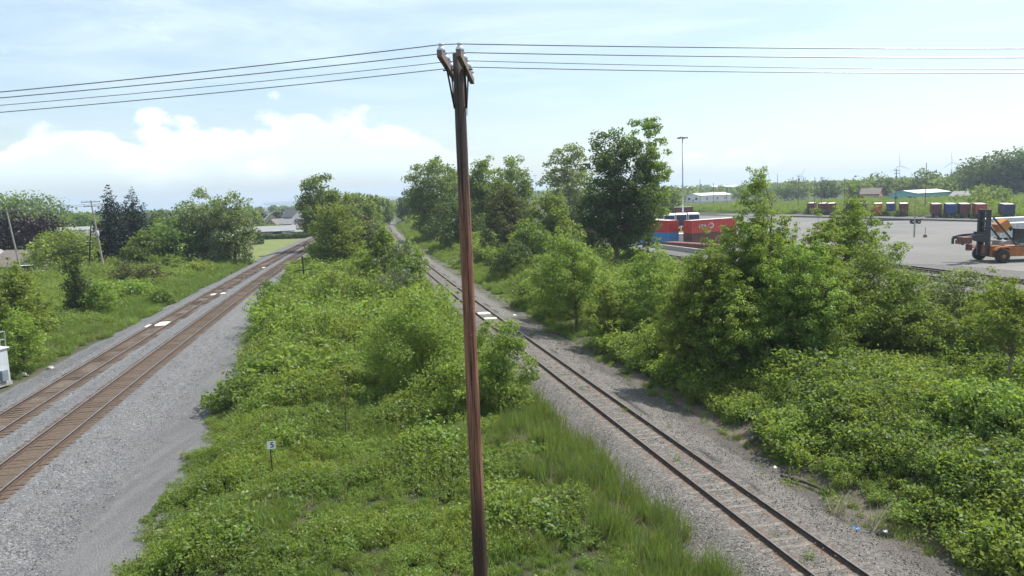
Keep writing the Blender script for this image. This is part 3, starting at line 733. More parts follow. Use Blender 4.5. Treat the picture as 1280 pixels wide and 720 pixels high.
PLANTS = [
    ('broad_tree', -168.9, 260, 17.0, 33.7, 'broad', 'grey_green', 0.1, 'large grey-green broadleaf tree rising behind the purple-leaved tree'),
    ('purple_tree', -107.7, 170, 10.6, 16.8, 'broad', 'purple', 0.1, 'dark purple-leaved tree behind the pale wooden utility pole'),
    ('round_tree', -83.2, 143, 7.7, 13.1, 'broad', 'lime', 0.1, 'round yellow-green tree between the two pale utility poles'),
    ('spruce_tree', -78.2, 150, 15.9, 8.8, 'spruce', 'spruce', 0.03, 'dark spruce just behind the leaning black pole, slightly the taller of two'),
    ('spruce_tree', -75.7, 154, 15.5, 9.7, 'spruce', 'spruce', 0.03, 'dark spruce on the side of the pair away from the utility poles'),
    ('broad_tree', -67.9, 140, 6.7, 7.3, 'broad', 'mid_green', 0.05, 'small fresh green tree in front of the two spruces'),
    ('broad_tree', -64.6, 146, 8.9, 11.4, 'broad', 'mid_green', 0.0, 'mid green leafy tree between spruces and big silvery willow'),
    ('willow_tree', -59.9, 150, 14.3, 11.0, 'broad', 'silver', 0.0, 'big silvery willow with a rounded crown beside the tracks'),
    ('willow_tree', -53.2, 146, 13.5, 10.3, 'broad', 'silver', 0.0, 'silvery willow half next to the mown lawn, drooping low to the grass'),
    ('round_shrub', -53.1, 128, 2.1, 5.1, 'shrub', 'lime', 0, 'bright round green shrub at the foot of the silvery willows'),
    ('dark_shrub', -61.6, 135, 2.7, 6.4, 'shrub', 'mid_green', 0, 'dark green shrub at the feet of the trees left of the willows'),
    ('cypress_tree', -48.3, 84, 6.1, 3.0, 'column', 'dark_green', 0.02, 'narrow dark green columnar tree in front of the round yellow-green tree'),
    ('brown_shrub', -59.2, 117, 3.1, 6.6, 'shrub', 'brown_green', 0, 'dull brownish green thicket shrub below the spruces'),
    ('brown_shrub', -53.5, 113, 2.7, 5.3, 'shrub', 'brown_green', 0, 'low olive brown shrub at the track end of the thicket'),
    ('verge_shrub', -52.8, 98, 2.1, 5.8, 'shrub', 'fresh', 0, 'bright green shrub behind the tall grass, nearest the columnar tree'),
    ('verge_shrub', -47.8, 96, 2.2, 5.7, 'shrub', 'fresh', 0, 'bright green shrub in the middle of the row behind the tall grass'),
    ('verge_shrub', -43.1, 93, 1.7, 3.5, 'shrub', 'mid_green', 0, 'dark green shrub at the ballast end of the row behind the tall grass'),
    ('young_tree', -43.5, 66, 7.4, 5.4, 'sumac', 'fresh', 0.12, 'light green young tree at the picture edge above the metal cabinet'),
    ('young_tree', -44.0, 70, 3.8, 3.6, 'sumac', 'lime', 0.1, 'short yellow-green sapling tree between cabinet and columnar tree'),
    ('young_tree', -45.9, 84, 3.5, 4.2, 'sumac', 'fresh', 0.06, 'light green bushy tree just beside the dark columnar tree'),
    ('young_tree', -36.9, 56, 4.3, 4.0, 'sumac', 'lime', 0.1, 'low yellow-green tree standing right behind the metal cabinet'),
    ('broad_tree', -205.3, 350, 10.2, 19.0, 'broad', 'grey_green', 0.05, 'distant green tree under the lake beyond the round yellow tree'),
    ('broad_tree', -183.3, 330, 9.6, 14.0, 'broad', 'mid_green', 0.05, 'distant rounded tree next to the utility pole with crossarms'),
    ('broad_tree', -135.9, 300, 9.6, 12.0, 'broad', 'dark_green', 0.05, 'distant dark tree seen between the spruces and the willows'),
    ('broad_tree', -111.9, 330, 8.5, 11.7, 'broad', 'mid_green', 0.05, 'green tree left of the far houses behind the long grey shed'),
    ('purple_tree', -111.4, 345, 6.0, 6.5, 'broad', 'purple', 0.05, 'small dark purple tree close to the gabled houses'),
    ('purple_tree', -130.3, 430, 5.2, 8.1, 'broad', 'purple', 0.05, 'dark purple tree rising behind the gabled houses'),
    ('spruce_tree', -113.1, 400, 7.0, 3.8, 'spruce', 'spruce', 0.05, 'tiny dark conifer behind the far houses'),
    ('spruce_tree', -107.4, 390, 7.5, 4.1, 'spruce', 'spruce', 0.05, 'tiny dark conifer at the tree edge behind the far houses'),
    ('round_shrub', -71.2, 215, 3.2, 3.5, 'shrub', 'dark_green', 0, 'small dark shrub on the lawn edge beside the willow'),
    ('tall_tree', -43.4, 176, 17.0, 11.6, 'broad', 'grey_green', 0.08, 'tall poplar-like tree beside the far bend of the double track'),
    ('tall_tree', -44.0, 200, 13.2, 11.8, 'broad', 'grey_green', 0.05, 'lower grey-green tree leaning out behind the tall poplar-like tree'),
    ('bushy_tree', -27.5, 120, 10.7, 9.3, 'broad', 'olive', 0.06, 'rounded olive green tree closest to the old telegraph pole'),
    ('far_strip_tree', -45.1, 235, 12.5, 12.7, 'broad', 'olive', 0.05, 'olive tree in the distance over the central thicket'),
    ('far_strip_tree', -49.0, 290, 11.9, 12.3, 'broad', 'grey_green', 0.05, 'farthest grey-green tree before the gap where the single track vanishes'),
    ('far_strip_tree', -29.0, 150, 8.3, 7.8, 'broad', 'brown_green', 0.05, 'brownish half-bare tree in the middle of the strip between tracks'),
    ('far_strip_tree', -68.1, 330, 13.8, 15.6, 'broad', 'mid_green', 0.05, 'far green tree behind the olive trees of the strip'),
    ('young_tree', -15.8, 95, 8.6, 4.9, 'sumac', 'fresh', 0.2, 'tall light green sapling tree in the strip, next to single track'),
    ('young_tree', -12.0, 88, 7.2, 4.8, 'sumac', 'fresh', 0.12, 'light green young tree overhanging the far part of the single track'),
    ('young_tree', -19.0, 97, 5.3, 4.3, 'sumac', 'lime', 0.25, 'thin yellow-green sapling with a bare stem in the strip'),
    ('bare_shrub', -12.0, 80, 6.5, 4.7, 'bare', 'twig_green', 0.1, 'grey twiggy half-dead shrub among the green saplings'),
    ('round_shrub', -5.5, 44, 5.9, 7.3, 'shrub', 'fresh', 0, 'biggest round green bush in the middle strip, left of the wooden pole'),
    ('round_shrub', -0.7, 40, 4.7, 4.1, 'shrub', 'fresh', 0, 'leafy green bush between the wooden pole and the single track'),
    ('low_shrub', -3.1, 38, 3.1, 2.2, 'shrub', 'lime', 0, 'yellow-green bush right against the wooden pole at its left'),
    ('edge_shrub', -26.8, 84, 2.6, 4.0, 'shrub', 'mid_green', 0, 'green shrub at the gravel edge in front of the old telegraph pole'),
    ('edge_shrub', -24.8, 95, 2.7, 4.9, 'shrub', 'mid_green', 0, 'green shrub just right of the old telegraph pole'),
    ('edge_shrub', -21.2, 66, 2.2, 4.4, 'shrub', 'lime', 0, 'yellow-green shrub spilling towards the gravel road'),
    ('edge_shrub', -16.0, 62, 2.8, 6.6, 'shrub', 'lime', 0, 'wide low yellow-green shrub left of the biggest round bush'),
    ('edge_shrub', -17.7, 80, 4.0, 7.9, 'shrub', 'fresh', 0, 'broad fresh green shrub below the saplings of the strip'),
    ('edge_shrub', -9.2, 62, 3.2, 4.4, 'shrub', 'lime', 0, 'bright shrub tucked behind the biggest round bush'),
    ('thin_sapling', -8.3, 36, 3.0, 1.9, 'sapling', 'olive', 0.45, 'thin sapling with a bare curved stem in the central weeds'),
    ('tall_tree', -19.6, 200, 21.4, 16.0, 'broad', 'grey_green', 0.04, 'tall grey-green tree just left of the top half of the wooden pole'),
    ('tall_tree', -42.6, 330, 13.9, 13.2, 'broad', 'dark_green', 0.03, 'far dark tree at the vanishing end of the single track'),
    ('tall_tree', -14.1, 215, 17.9, 12.7, 'broad', 'grey_green', 0.03, 'grey-green tree hidden partly behind the wooden pole'),
    ('tall_tree', -5.4, 172, 19.6, 11.4, 'broad', 'mid_green', 0.03, 'tall dense tree immediately right of the wooden pole'),
    ('tall_tree', 1.1, 180, 19.6, 11.0, 'broad', 'grey_green', 0.03, 'tall grey-green tree with flat top right of the wooden pole'),
    ('vine_tree', -0.5, 132, 13.5, 7.8, 'broad', 'brown_green', 0.03, 'brownish vine-covered tree in front of the tall trees near the pole'),
    ('vine_tree', -10.5, 165, 10.3, 13.6, 'broad', 'dark_green', 0.02, 'dark lower tree right along the far single track'),
    ('round_shrub', -18.9, 195, 3.4, 7.8, 'shrub', 'olive', 0.0, 'low rounded olive bush beside the far single track'),
    ('vine_shrub', 0.2, 104, 4.8, 5.6, 'shrub', 'dark_green', 0, 'dark vine-covered stump bush behind the right verge'),
    ('airy_tree', 15.0, 195, 23.0, 13.8, 'airy', 'silver', 0.15, 'pale thin-leaved tall tree left of the tallest dark tree'),
    ('small_tree', 6.6, 125, 11.9, 7.4, 'broad', 'olive', 0.08, 'olive tree standing in front of the pale thin-leaved tree'),
    ('small_tree', 2.8, 118, 7.2, 7.0, 'broad', 'mid_green', 0.03, 'low dense green tree between vine-covered trees and light saplings'),
    ('tallest_tree', 14.6, 106, 19.5, 10.2, 'broad', 'dark_green', 0.05, 'tallest dark green tree, its dense main half'),
    ('airy_tree', 19.2, 107, 21.1, 7.3, 'airy', 'mid_green', 0.1, 'tall airy tree with see-through top joined to the tallest dark tree'),
    ('light_tree', 5.3, 65, 8.7, 7.5, 'sumac', 'fresh', 0.1, 'light green tree with layered leaves right of the single track bend'),
    ('light_tree', 11.0, 60, 7.1, 5.9, 'sumac', 'fresh', 0.1, 'light green layered tree in front of the tallest dark tree'),
    ('light_tree', 7.4, 58, 4.6, 4.1, 'sumac', 'lime', 0.05, 'low yellow-green tree between the two light green layered trees'),
    ('light_tree', 11.4, 44, 9.1, 5.2, 'sumac', 'fresh', 0.08, 'light green tree covering the front of the red container'),
    ('light_tree', 15.0, 46, 12.5, 5.6, 'sumac', 'fresh', 0.12, 'highest light green tree on the right bank, its tip above the horizon'),
    ('light_tree', 16.4, 43, 8.6, 4.9, 'sumac', 'fresh', 0.08, 'light green tree right of the highest one on the bank'),
    ('light_tree', 13.6, 46, 7.9, 4.7, 'sumac', 'fresh', 0.06, 'light green tree between the red container and the highest bank tree'),
    ('light_tree', 10.3, 45, 6.2, 3.9, 'sumac', 'lime', 0.05, 'low yellow-green tree at the track end of the bank trees'),
    ('light_tree', 17.0, 48, 9.8, 4.5, 'sumac', 'fresh', 0.1, 'light green tree leaning against the highest bank tree on its right'),
    ('dense_tree', 22.8, 42, 5.1, 4.6, 'sumac', 'mid_green', 0.04, 'low green tree reaching right of the dense spreading tree'),
    ('dense_tree', 20.4, 50, 7.7, 4.1, 'sumac', 'mid_green', 0.08, 'mid green tree just left of the open tree stems'),
    ('dense_tree', 3.9, 72, 4.2, 5.9, 'sumac', 'mid_green', 0.04, 'low mid green tree left of the layered tree at the track bend'),
    ('open_tree', 23.8, 53, 11.2, 6.7, 'open', 'fresh', 0.3, 'open tree with bare trunk and sparse leaves before the paved yard'),
    ('dense_tree', 22.1, 45, 7.7, 8.0, 'sumac', 'mid_green', 0.05, 'dense spreading low tree under the yard pole'),
    ('dense_tree', 18.2, 43, 6.6, 5.1, 'sumac', 'fresh', 0.05, 'bushy green tree between the open tree and the bank trees'),
    ('pale_shrub', 26.2, 44, 6.1, 5.0, 'airy', 'silver', 0.05, 'pale greyish airy shrub tree below the orange lift truck'),
    ('open_tree', 26.3, 41, 6.1, 4.4, 'open', 'fresh', 0.2, 'airy small tree between the pale airy shrub tree and the two-stemmed sapling'),
    ('open_tree', 19.0, 46, 10.0, 4.6, 'open', 'fresh', 0.2, 'open light green tree between the highest bank tree and the bare-trunked one'),
    ('light_tree', 12.6, 43, 7.0, 4.6, 'sumac', 'lime', 0.03, 'low bright tree in front of the highest bank tree'),
    ('bank_sapling', 23.3, 35, 7.2, 4.1, 'open', 'fresh', 0.3, 'thin two-stemmed sapling on top of the vine bank at the picture edge'),
    ('bank_shrub', 20.7, 33, 2.7, 2.2, 'shrub', 'fresh', 0, 'round leafy shrub on the vine bank below the sapling'),
    ('bank_shrub', 12.1, 43, 3.4, 4.1, 'shrub', 'mid_green', 0, 'green bush at the foot of the bank trees close to the single track'),
    ('bank_shrub', 10.1, 50, 3.0, 4.1, 'shrub', 'fresh', 0, 'leafy bush under the light tree before the tallest dark tree'),
    ('bank_shrub', 3.0, 80, 3.9, 5.7, 'shrub', 'mid_green', 0, 'green bush at the right verge behind the wooden pole'),
    ('bank_shrub', 22.0, 42, 2.4, 4.5, 'shrub', 'mid_green', 0, 'leafy bush in the shade below the dense spreading tree'),
    ('bank_shrub', 15.8, 43, 2.5, 4.1, 'shrub', 'mid_green', 0, 'leafy bush in the shade of the highest bank tree'),
    ('broad_tree', 62.4, 300, 12.1, 12.0, 'broad', 'grey_green', 0.05, 'green tree behind the tall floodlight mast'),
    ('broad_tree', 255.4, 400, 23.6, 37.7, 'broad', 'dark_green', 0.03, 'tall grove tree on the skyline above the orange lift truck'),
    ('broad_tree', 262.7, 390, 24.5, 27.6, 'broad', 'dark_green', 0.03, 'tall skyline tree at the picture edge above the yard'),
    ('broad_tree', 264.7, 440, 18.2, 25.9, 'broad', 'dark_green', 0.03, 'skyline tree just left of the tall grove above the yard'),
    ('broad_tree', 256.3, 470, 17.1, 18.8, 'broad', 'grey_green', 0.04, 'round crowned tree on the skyline behind the teal shed'),
    ('broad_tree', 227.9, 470, 15.2, 21.1, 'broad', 'grey_green', 0.03, 'skyline tree left of the teal shed, higher of two'),
    ('broad_tree', 209.6, 460, 13.2, 18.4, 'broad', 'mid_green', 0.03, 'dark skyline tree behind the coloured trailers'),
    ('broad_tree', 200.2, 480, 12.4, 19.2, 'broad', 'dark_green', 0.03, 'dark rounded skyline tree above the maroon trailers'),
    ('broad_tree', 192.4, 520, 13.9, 24.5, 'broad', 'grey_green', 0.03, 'hazy skyline tree seen over the highest bank tree'),
    ('broad_tree', 247.9, 480, 12.3, 22.6, 'broad', 'mid_green', 0.03, 'low skyline tree right behind the teal shed roof'),
    ('broad_tree', 245.4, 430, 11.4, 22.3, 'broad', 'mid_green', 0.03, 'skyline tree over the grey roofed houses'),
    ('broad_tree', 188.0, 300, 7.7, 17.7, 'broad', 'mid_green', 0.03, 'dark tree behind the blue and maroon trailers'),
    ('scrub_bush', 154.2, 250, 5.1, 10.0, 'shrub', 'olive', 0, 'rounded scrub bush behind the red trailer'),
    ('scrub_bush', 157.4, 240, 4.7, 8.5, 'shrub', 'fresh', 0, 'bright scrub bush behind the dark blue trailer'),
    ('scrub_bush', 149.3, 262, 3.3, 13.6, 'shrub', 'olive', 0, 'low scrub bush behind the bright blue trailer'),
    ('scrub_bush', 148.0, 275, 2.9, 11.0, 'shrub', 'mid_green', 0, 'low scrub bush in front of the teal shed'),
    ('scrub_bush', 141.0, 300, 3.1, 12.7, 'shrub', 'olive', 0, 'low scrub bush left of the teal shed'),
]
FORKS = {'open_tree': 2, 'bank_sapling': 2, 'light_tree': 2, 'tallest_tree': 2}
THICKET = []
for _i, (nm, x, y, zt, w, kd, lf, bf, lab) in enumerate(PLANTS):
    cat = 'shrub' if kd in ('shrub', 'bare') else 'tree'
    grp = 'trees on the far skyline' if y >= 400 and cat == 'tree' else None
    plant(nm, x, y, zt, w, kd, lf, bf, lab, cat, 500 + _i, dist=math.hypot(x, y), group=grp, forks=FORKS.get(nm, 1), bark=TWIG if nm == 'bank_sapling' else None)


def thicket():
    rng = np.random.default_rng(21); protos = {}
    LAB = {'lime': 'low yellow-green shrub in the thicket of the strip between the tracks', 'fresh': 'fresh green shrub in the thicket of the strip between the tracks', 'mid_green': 'darker green shrub in the thicket of the strip between the tracks'}
    n = 0
    while n < 46:
        y = 44 + 80 * rng.random() ** 1.3; lo, hi = track_pt('B', y, float(edge_b(y)) + 1.4).x, track_pt('C', y, -4.0).x
        x = rng.uniform(lo, hi); lf = ('lime', 'fresh', 'lime', 'mid_green')[n % 4]; s = rng.uniform(0.7, 1.35)
        if (x + 5.9) ** 2 + (y - 44) ** 2 < 16: continue
        if lf not in protos:
            protos[lf] = t = plant('thicket_shrub', x, y, gz(x, y) + 2.0, 3.2, 'shrub', lf, 0, LAB[lf], 'shrub', 900 + n, dist=62, group='shrubs of the thicket between the tracks')
        else: t = copy_tree(protos[lf])
        t.location = (x, y, gz(x, y)); t.rotation_euler = (0, 0, rng.uniform(0, 6.28)); t.scale = (s * rng.uniform(0.85, 1.2), s, s * rng.uniform(0.7, 1.15)); n += 1

    # the same low growth on the right bank, under and before its trees
    pr = None
    for i in range(22):
        y = rng.uniform(24, 58); o = rng.uniform(7.5, 17); q = track_pt('C', y, o); s = rng.uniform(0.6, 1.25)
        if pr is None: pr = t = plant('bank_thicket_shrub', q.x, q.y, gz(q.x, q.y) + 1.9, 2.9, 'shrub', 'fresh', 0, 'leafy low shrub growing out of the vines on the right bank', 'shrub', 977, dist=42, group='low shrubs among the vines of the right bank')
        else: t = copy_tree(pr)
        t.location = (q.x, q.y, gz(q.x, q.y)); t.rotation_euler = (0, 0, rng.uniform(0, 6.28)); t.scale = (s * rng.uniform(0.85, 1.3), s, s * rng.uniform(0.6, 1.1))


thicket()


# ------------------------------------------------------------------ ground cover (nobody could count it): scattered with geometry nodes
def proto(name, me, mats):
    o = bpy.data.objects.new(name, me)
    for m in mats: me.materials.append(m)
    return o


def weed_proto(name, h, r, n, ls, leaf, seed, asp=0.5, flower=None, up=0.7, stems=14):
    rng = np.random.default_rng(seed)
    a = rng.uniform(0, 6.28, stems); rr = r * np.sqrt(rng.random(stems)); base = np.stack([rr * np.cos(a) * 0.6, rr * np.sin(a) * 0.6, 0 * a], 1)
    tip = np.stack([rr * np.cos(a) * 1.15, rr * np.sin(a) * 1.15, h * rng.uniform(0.55, 1.0, stems)], 1)
    si = rng.integers(0, stems, n); u = rng.random(n) ** 0.6
    P = base[si] + (tip - base)[si] * u[:, None] + rng.normal(size=(n, 3)) * np.array([0.10, 0.10, 0.05]) * r * 1.6
    P[:, 2] = np.maximum(P[:, 2], 0.03)
    V, F = leaf_cards(P, np.full(n, ls), rng, up=up, aspect=asp)
    tint = np.clip(rng.uniform(0.3, 0.7, stems)[si] + rng.normal(size=n) * 0.15 , 0, 1).repeat(4)
    mi = np.zeros(len(F), int); mats = [LEAF[leaf]]
    if flower:
        m = rng.choice(len(F), max(3, len(F) // 45), replace=False); mi[m] = 1; mats.append(LEAF[flower])
    return proto(name, np_mesh(name, V, F, mi, tint), mats)


def grass_proto(name, h, r, n, wd, leaf, seed, lean=0.35, twig=False):
    rng = np.random.default_rng(seed); a = rng.uniform(0, 6.28, n); rr = r * np.sqrt(rng.random(n))
    B = np.stack([rr * np.cos(a), rr * np.sin(a), 0 * a - 0.03], 1); d = rng.normal(size=(n, 2)) * lean; hh = h * rng.uniform(0.5, 1.1, n)
    Tp = B + np.stack([d[:, 0] * hh, d[:, 1] * hh, hh * (1 - 0.3 * np.minimum(1, (d ** 2).sum(1)))], 1); Mid = (B + Tp) / 2 + np.stack([-d[:, 0] * hh * 0.12, -d[:, 1] * hh * 0.12, hh * 0.06], 1)
    s = rng.normal(size=(n, 3)); s[:, 2] = 0; s /= np.linalg.norm(s, axis=1)[:, None]; s *= wd * rng.uniform(0.6, 1.3, n)[:, None]
    V = np.stack([B - s, B + s, Mid + s * 0.8, Tp + s * 0.12, Tp - s * 0.12, Mid - s * 0.8], 1).reshape(-1, 3)
    k = np.arange(n) * 6
    F = np.concatenate([np.stack([k, k + 1, k + 2, k + 5], 1), np.stack([k + 5, k + 2, k + 3, k + 4], 1)])
    tint = np.clip(rng.normal(size=n) * 0.2 + 0.5, 0, 1).repeat(6)
    return proto(name, np_mesh(name, V, F, tint=tint), [TWIG if twig else LEAF[leaf]])


def stone_proto(name, seed, mat):
    rng = np.random.default_rng(seed); Vs = []; Fs = []
    base = np.array([(-1, -1, -1), (1, -1, -1), (1, 1, -1), (-1, 1, -1), (-1, -1, 1), (1, -1, 1), (1, 1, 1), (-1, 1, 1)], float)
    fc = np.array([(0, 3, 2, 1), (4, 5, 6, 7), (0, 1, 5, 4), (1, 2, 6, 5), (2, 3, 7, 6), (3, 0, 4, 7)])
    for i in range(7):
        q = base * rng.uniform(0.35, 1.0, (8, 3)) * np.array([1, 0.85, 0.7]); R = Matrix.Rotation(rng.uniform(0, 6.28), 3, Vector(rng.normal(size=3)).normalized())
        q = q @ np.array(R).T * 0.021 * rng.uniform(0.6, 1.25) + np.array([*rng.uniform(-0.4, 0.4, 2), 0.002]); Vs.append(q); Fs.append(fc + 8 * i)
    return proto(name, np_mesh(name, np.concatenate(Vs), np.concatenate(Fs), tint=np.repeat(rng.random(7), 8)), [mat])


def stone_mat(name, cols):
    m, k = material(name); t = k.n('ShaderNodeAttribute', attribute_name='tint').outputs['Fac']; r = k.n('ShaderNodeObjectInfo').outputs['Random']
    f = k.math('FRACT', k.math('ADD', t, k.math('MULTIPLY', r, 3.7)))
    b = k.n('ShaderNodeBsdfPrincipled'); k.put(b, 'Base Color', k.ramp(f, [(0, cols[0]), (0.45, cols[1]), (0.8, cols[2]), (1, cols[3])])); k.put(b, 'Roughness', 0.9); out_surface(k, b.outputs[0]); return m


def scatter(name, P, which, protos, scl, rng, label_kind='stuff', tilt=0.12):
    """one object: a cloud of points that geometry nodes turn into instances of the given prototypes"""
    n = len(P); me = bpy.data.meshes.new(name); me.vertices.add(n); me.vertices.foreach_set('co', np.asarray(P, np.float32).ravel())
    a = me.attributes.new('which', 'INT', 'POINT'); a.data.foreach_set('value', np.asarray(which, np.int32))
    a = me.attributes.new('scl', 'FLOAT', 'POINT'); a.data.foreach_set('value', np.asarray(scl, np.float32))
    rot = np.stack([rng.normal(size=n) * tilt, rng.normal(size=n) * tilt, rng.uniform(0, 6.28, n)], 1)
    a = me.attributes.new('rot', 'FLOAT_VECTOR', 'POINT'); a.data.foreach_set('vector', rot.astype(np.float32).ravel())
    o = link(name, me); o['kind'] = 'stuff'
    g = bpy.data.node_groups.new(name, 'GeometryNodeTree')
    g.interface.new_socket('Geometry', in_out='INPUT', socket_type='NodeSocketGeometry'); g.interface.new_socket('Geometry', in_out='OUTPUT', socket_type='NodeSocketGeometry')
    N = g.nodes; L = g.links; gi = N.new('NodeGroupInput'); go = N.new('NodeGroupOutput'); jn = N.new('GeometryNodeJoinGeometry')
    def attr(nm, ty):
        q = N.new('GeometryNodeInputNamedAttribute'); q.data_type = ty; q.inputs[0].default_value = nm; return q.outputs[0]
    aw, asc, ar = attr('which', 'INT'), attr('scl', 'FLOAT'), attr('rot', 'FLOAT_VECTOR')
    er = N.new('FunctionNodeEulerToRotation'); L.new(ar, er.inputs[0])
    for i, p in enumerate(protos):
        cmp_ = N.new('FunctionNodeCompare'); cmp_.data_type = 'INT'; cmp_.operation = 'EQUAL'
        ins = [s for s in cmp_.inputs if s.type == 'INT']; L.new(aw, ins[0]); ins[1].default_value = i
        oi = N.new('GeometryNodeObjectInfo'); oi.inputs['Object'].default_value = p; oi.inputs['As Instance'].default_value = True
        ip = N.new('GeometryNodeInstanceOnPoints'); L.new(gi.outputs[0], ip.inputs['Points']); L.new(cmp_.outputs[0], ip.inputs['Selection']); L.new(oi.outputs['Geometry'], ip.inputs['Instance']); L.new(er.outputs[0], ip.inputs['Rotation']); L.new(asc, ip.inputs['Scale'])
        L.new(ip.outputs[0], jn.inputs[0])
    L.new(jn.outputs[0], go.inputs[0])
    md = o.modifiers.new('scatter', 'NODES'); md.node_group = g
    return o


def area_points(rng, x0, x1, y0, y1, dens):
    n = int((x1 - x0) * (y1 - y0) * dens); return rng.uniform(x0, x1, n), rng.uniform(y0, y1, n)


def cover():
    rng = np.random.default_rng(11)
    weeds = [weed_proto('weed fresh', 0.62, 0.42, 230, 0.105, 'fresh', 1), weed_proto('weed lime', 0.75, 0.42, 230, 0.10, 'lime', 2, 0.42), weed_proto('weed dark', 0.55, 0.40, 210, 0.12, 'mid_green', 3, 0.6),
             weed_proto('weed olive', 0.8, 0.45, 200, 0.10, 'olive', 4, 0.4), weed_proto('weed yellow flower', 0.6, 0.4, 210, 0.085, 'fresh', 5, 0.45, 'yellow'), weed_proto('weed bramble', 0.9, 0.6, 240, 0.12, 'fresh', 6, 0.6)]
    grass = [grass_proto('grass mid', 0.55, 0.36, 120, 0.015, 'grass', 7, 0.42), grass_proto('grass straw', 0.6, 0.32, 60, 0.008, 'straw', 8, 0.6), grass_proto('reed', 1.2, 0.30, 52, 0.013, 'reed', 9, 0.26), grass_proto('short grass', 0.24, 0.34, 110, 0.009, 'grass', 10, 0.6)]
    # ---- strip between the tracks
    X = []; Y = []
    for (y0, y1, d) in ((17, 46, 10.5), (46, 130, 4.2), (130, 340, 1.5)):
        x, y = area_points(rng, -75, 14, y0, y1, d); X.append(x); Y.append(y)
    x = np.concatenate(X); y = np.concatenate(Y)
    b, c = off('B', x, y), off('C', x, y); wob = 0.5 * vnoise(x, y, 3.0, 41) + 0.25 * vnoise(x, y, 0.9, 42)
    keep = (b > edge_b(y) + wob) & (c < -2.75 + 0.35 * wob); x, y, b, c = x[keep], y[keep], b[keep], c[keep]
    n = len(x); patch = vnoise(x, y, 5.5, 43) + rng.normal(size=n) * 0.35; p2 = vnoise(x, y, 2.4, 44) + rng.normal(size=n) * 0.3
    w = np.where(patch > 0.35, 1, np.where(patch > -0.1, 0, np.where(patch > -0.5, 3, 2)))
    w = np.where(p2 > 0.75, 5, w); w = np.where((rng.random(n) < 0.05) & (y < 45), 4, w)
    grassy = (y < 50) & (vnoise(x, y, 4.2, 45) + rng.normal(size=n) * 0.45 > 0.30); w = np.where(grassy, 6, w); w = np.where(grassy & (rng.random(n) < 0.16), 7, w)
    reed = (c > -6.2 + 1.2 * vnoise(x, y, 4, 46)) & (y > 19) & (y < 46); w = np.where(reed, np.where(rng.random(n) < 0.52, 8, np.where(rng.random(n) < 0.6, 7, 6)), w)
    edge = (b < edge_b(y) + 1.6); 
    s = rng.uniform(0.6, 1.25, n) * np.interp(y, [20, 40, 60, 110, 330], [0.8, 1.0, 1.35, 1.9, 3.0]) * (1 + 0.5 * vnoise(x, y, 4.0, 47)) * np.where((y > 48) & (rng.random(n) < 0.12), 1.7, 1.0)
    s = np.where(edge, s * 0.62, s); s = np.where(c > -3.6, s * 0.7, s); s = np.where(reed, rng.uniform(0.5, 1.15, n), s)
    keep = ~(reed & (rng.random(n) < 0.25)); 
    scatter('strip_weeds', np.stack([x, y, ground_z(x, y)], 1)[keep], w[keep], weeds + grass, np.clip(s, 0.55, 4)[keep], rng)
    # ---- left verge
    X = []; Y = []
    for (y0, y1, d) in ((40, 80, 4.5), (80, 150, 2.2)):
        x, y = area_points(rng, -80, -25, y0, y1, d); X.append(x); Y.append(y)
    x = np.concatenate(X); y = np.concatenate(Y); a = off('A', x, y); wob = 0.4 * vnoise(x, y, 3, 51)
    bare = np.where(y < 70, -5.0, -3.7)
    keep = (a < bare + wob) & (a > -34) & ((x + 35.7) ** 2 + (y - 52) ** 2 > 5); x, y, a = x[keep], y[keep], a[keep]; n = len(x)
    pt = vnoise(x, y, 5, 52) + rng.normal(size=n) * 0.4
    w = np.where(a > -9, np.where(pt > 0.6, 0, 6), np.where(pt > 0.3, 1, np.where(pt > -0.4, 0, 2))); w = np.where((a > -10) & (y < 80) & (rng.random(n) < 0.22), 7, w)
    s = rng.uniform(0.6, 1.3, n) * np.interp(y, [45, 90, 150], [0.85, 1.6, 2.3]); s = np.where(a > -6.0, s * 0.75, s)
    scatter('verge_weeds', np.stack([x, y, ground_z(x, y)], 1), w, weeds + grass, s, rng)
    # ---- right bank and right verge
    vine = [weed_proto('vine mound', 0.75, 0.62, 430, 0.112, 'fresh', 21, 0.7, up=0.9), weed_proto('vine mound lime', 0.8, 0.6, 400, 0.10, 'lime', 22, 0.6, up=0.9), weed_proto('vine dark', 0.9, 0.55, 330, 0.125, 'mid_green', 23, 0.65, up=0.9)]
    twigs = [grass_proto('twig litter', 0.30, 0.45, 40, 0.008, 'straw', 24, 1.6, twig=True)]
    X = []; Y = []
    for (y0, y1, d) in ((16, 56, 5.6), (56, 130, 2.6), (130, 330, 1.0)):
        x, y = area_points(rng, -75, 62, y0, y1, d); X.append(x); Y.append(y)
    x = np.concatenate(X); y = np.concatenate(Y); c = off('C', x, y); wob = 0.4 * vnoise(x, y, 3, 61)
    lim = np.where(y < 33, 4.5, np.where(y < 58, 5.0, 4.3))
    keep = (c > lim - 1.3 + wob) & (c < np.interp(y, [40, 80, 130], [34, 31, 29])); x, y, c = x[keep], y[keep], c[keep]; lim = lim[keep]; n = len(x)
    pt = vnoise(x, y, 6, 62) + rng.normal(size=n) * 0.45
    w = np.where(pt > 0.3, 11, np.where(pt > -0.3, 10, 12)); w = np.where((rng.random(n) < 0.14), 5, w); w = np.where((vnoise(x, y, 4.5, 66) > 0.55) & (rng.random(n) < 0.7), 3, w); w = np.where(rng.random(n) < 0.035, 13, w)
    low = c < lim + 0.5; w = np.where(low, np.where(rng.random(n) < 0.35, 13, np.where(rng.random(n) < 0.35, 7, np.where(rng.random(n) < 0.6, 6, 0))), w)
    vergeR = (y > 58) & (c < 10) ; w = np.where(vergeR, np.where(pt > 0.5, 1, np.where(pt < -0.6, 0, 6)), w)
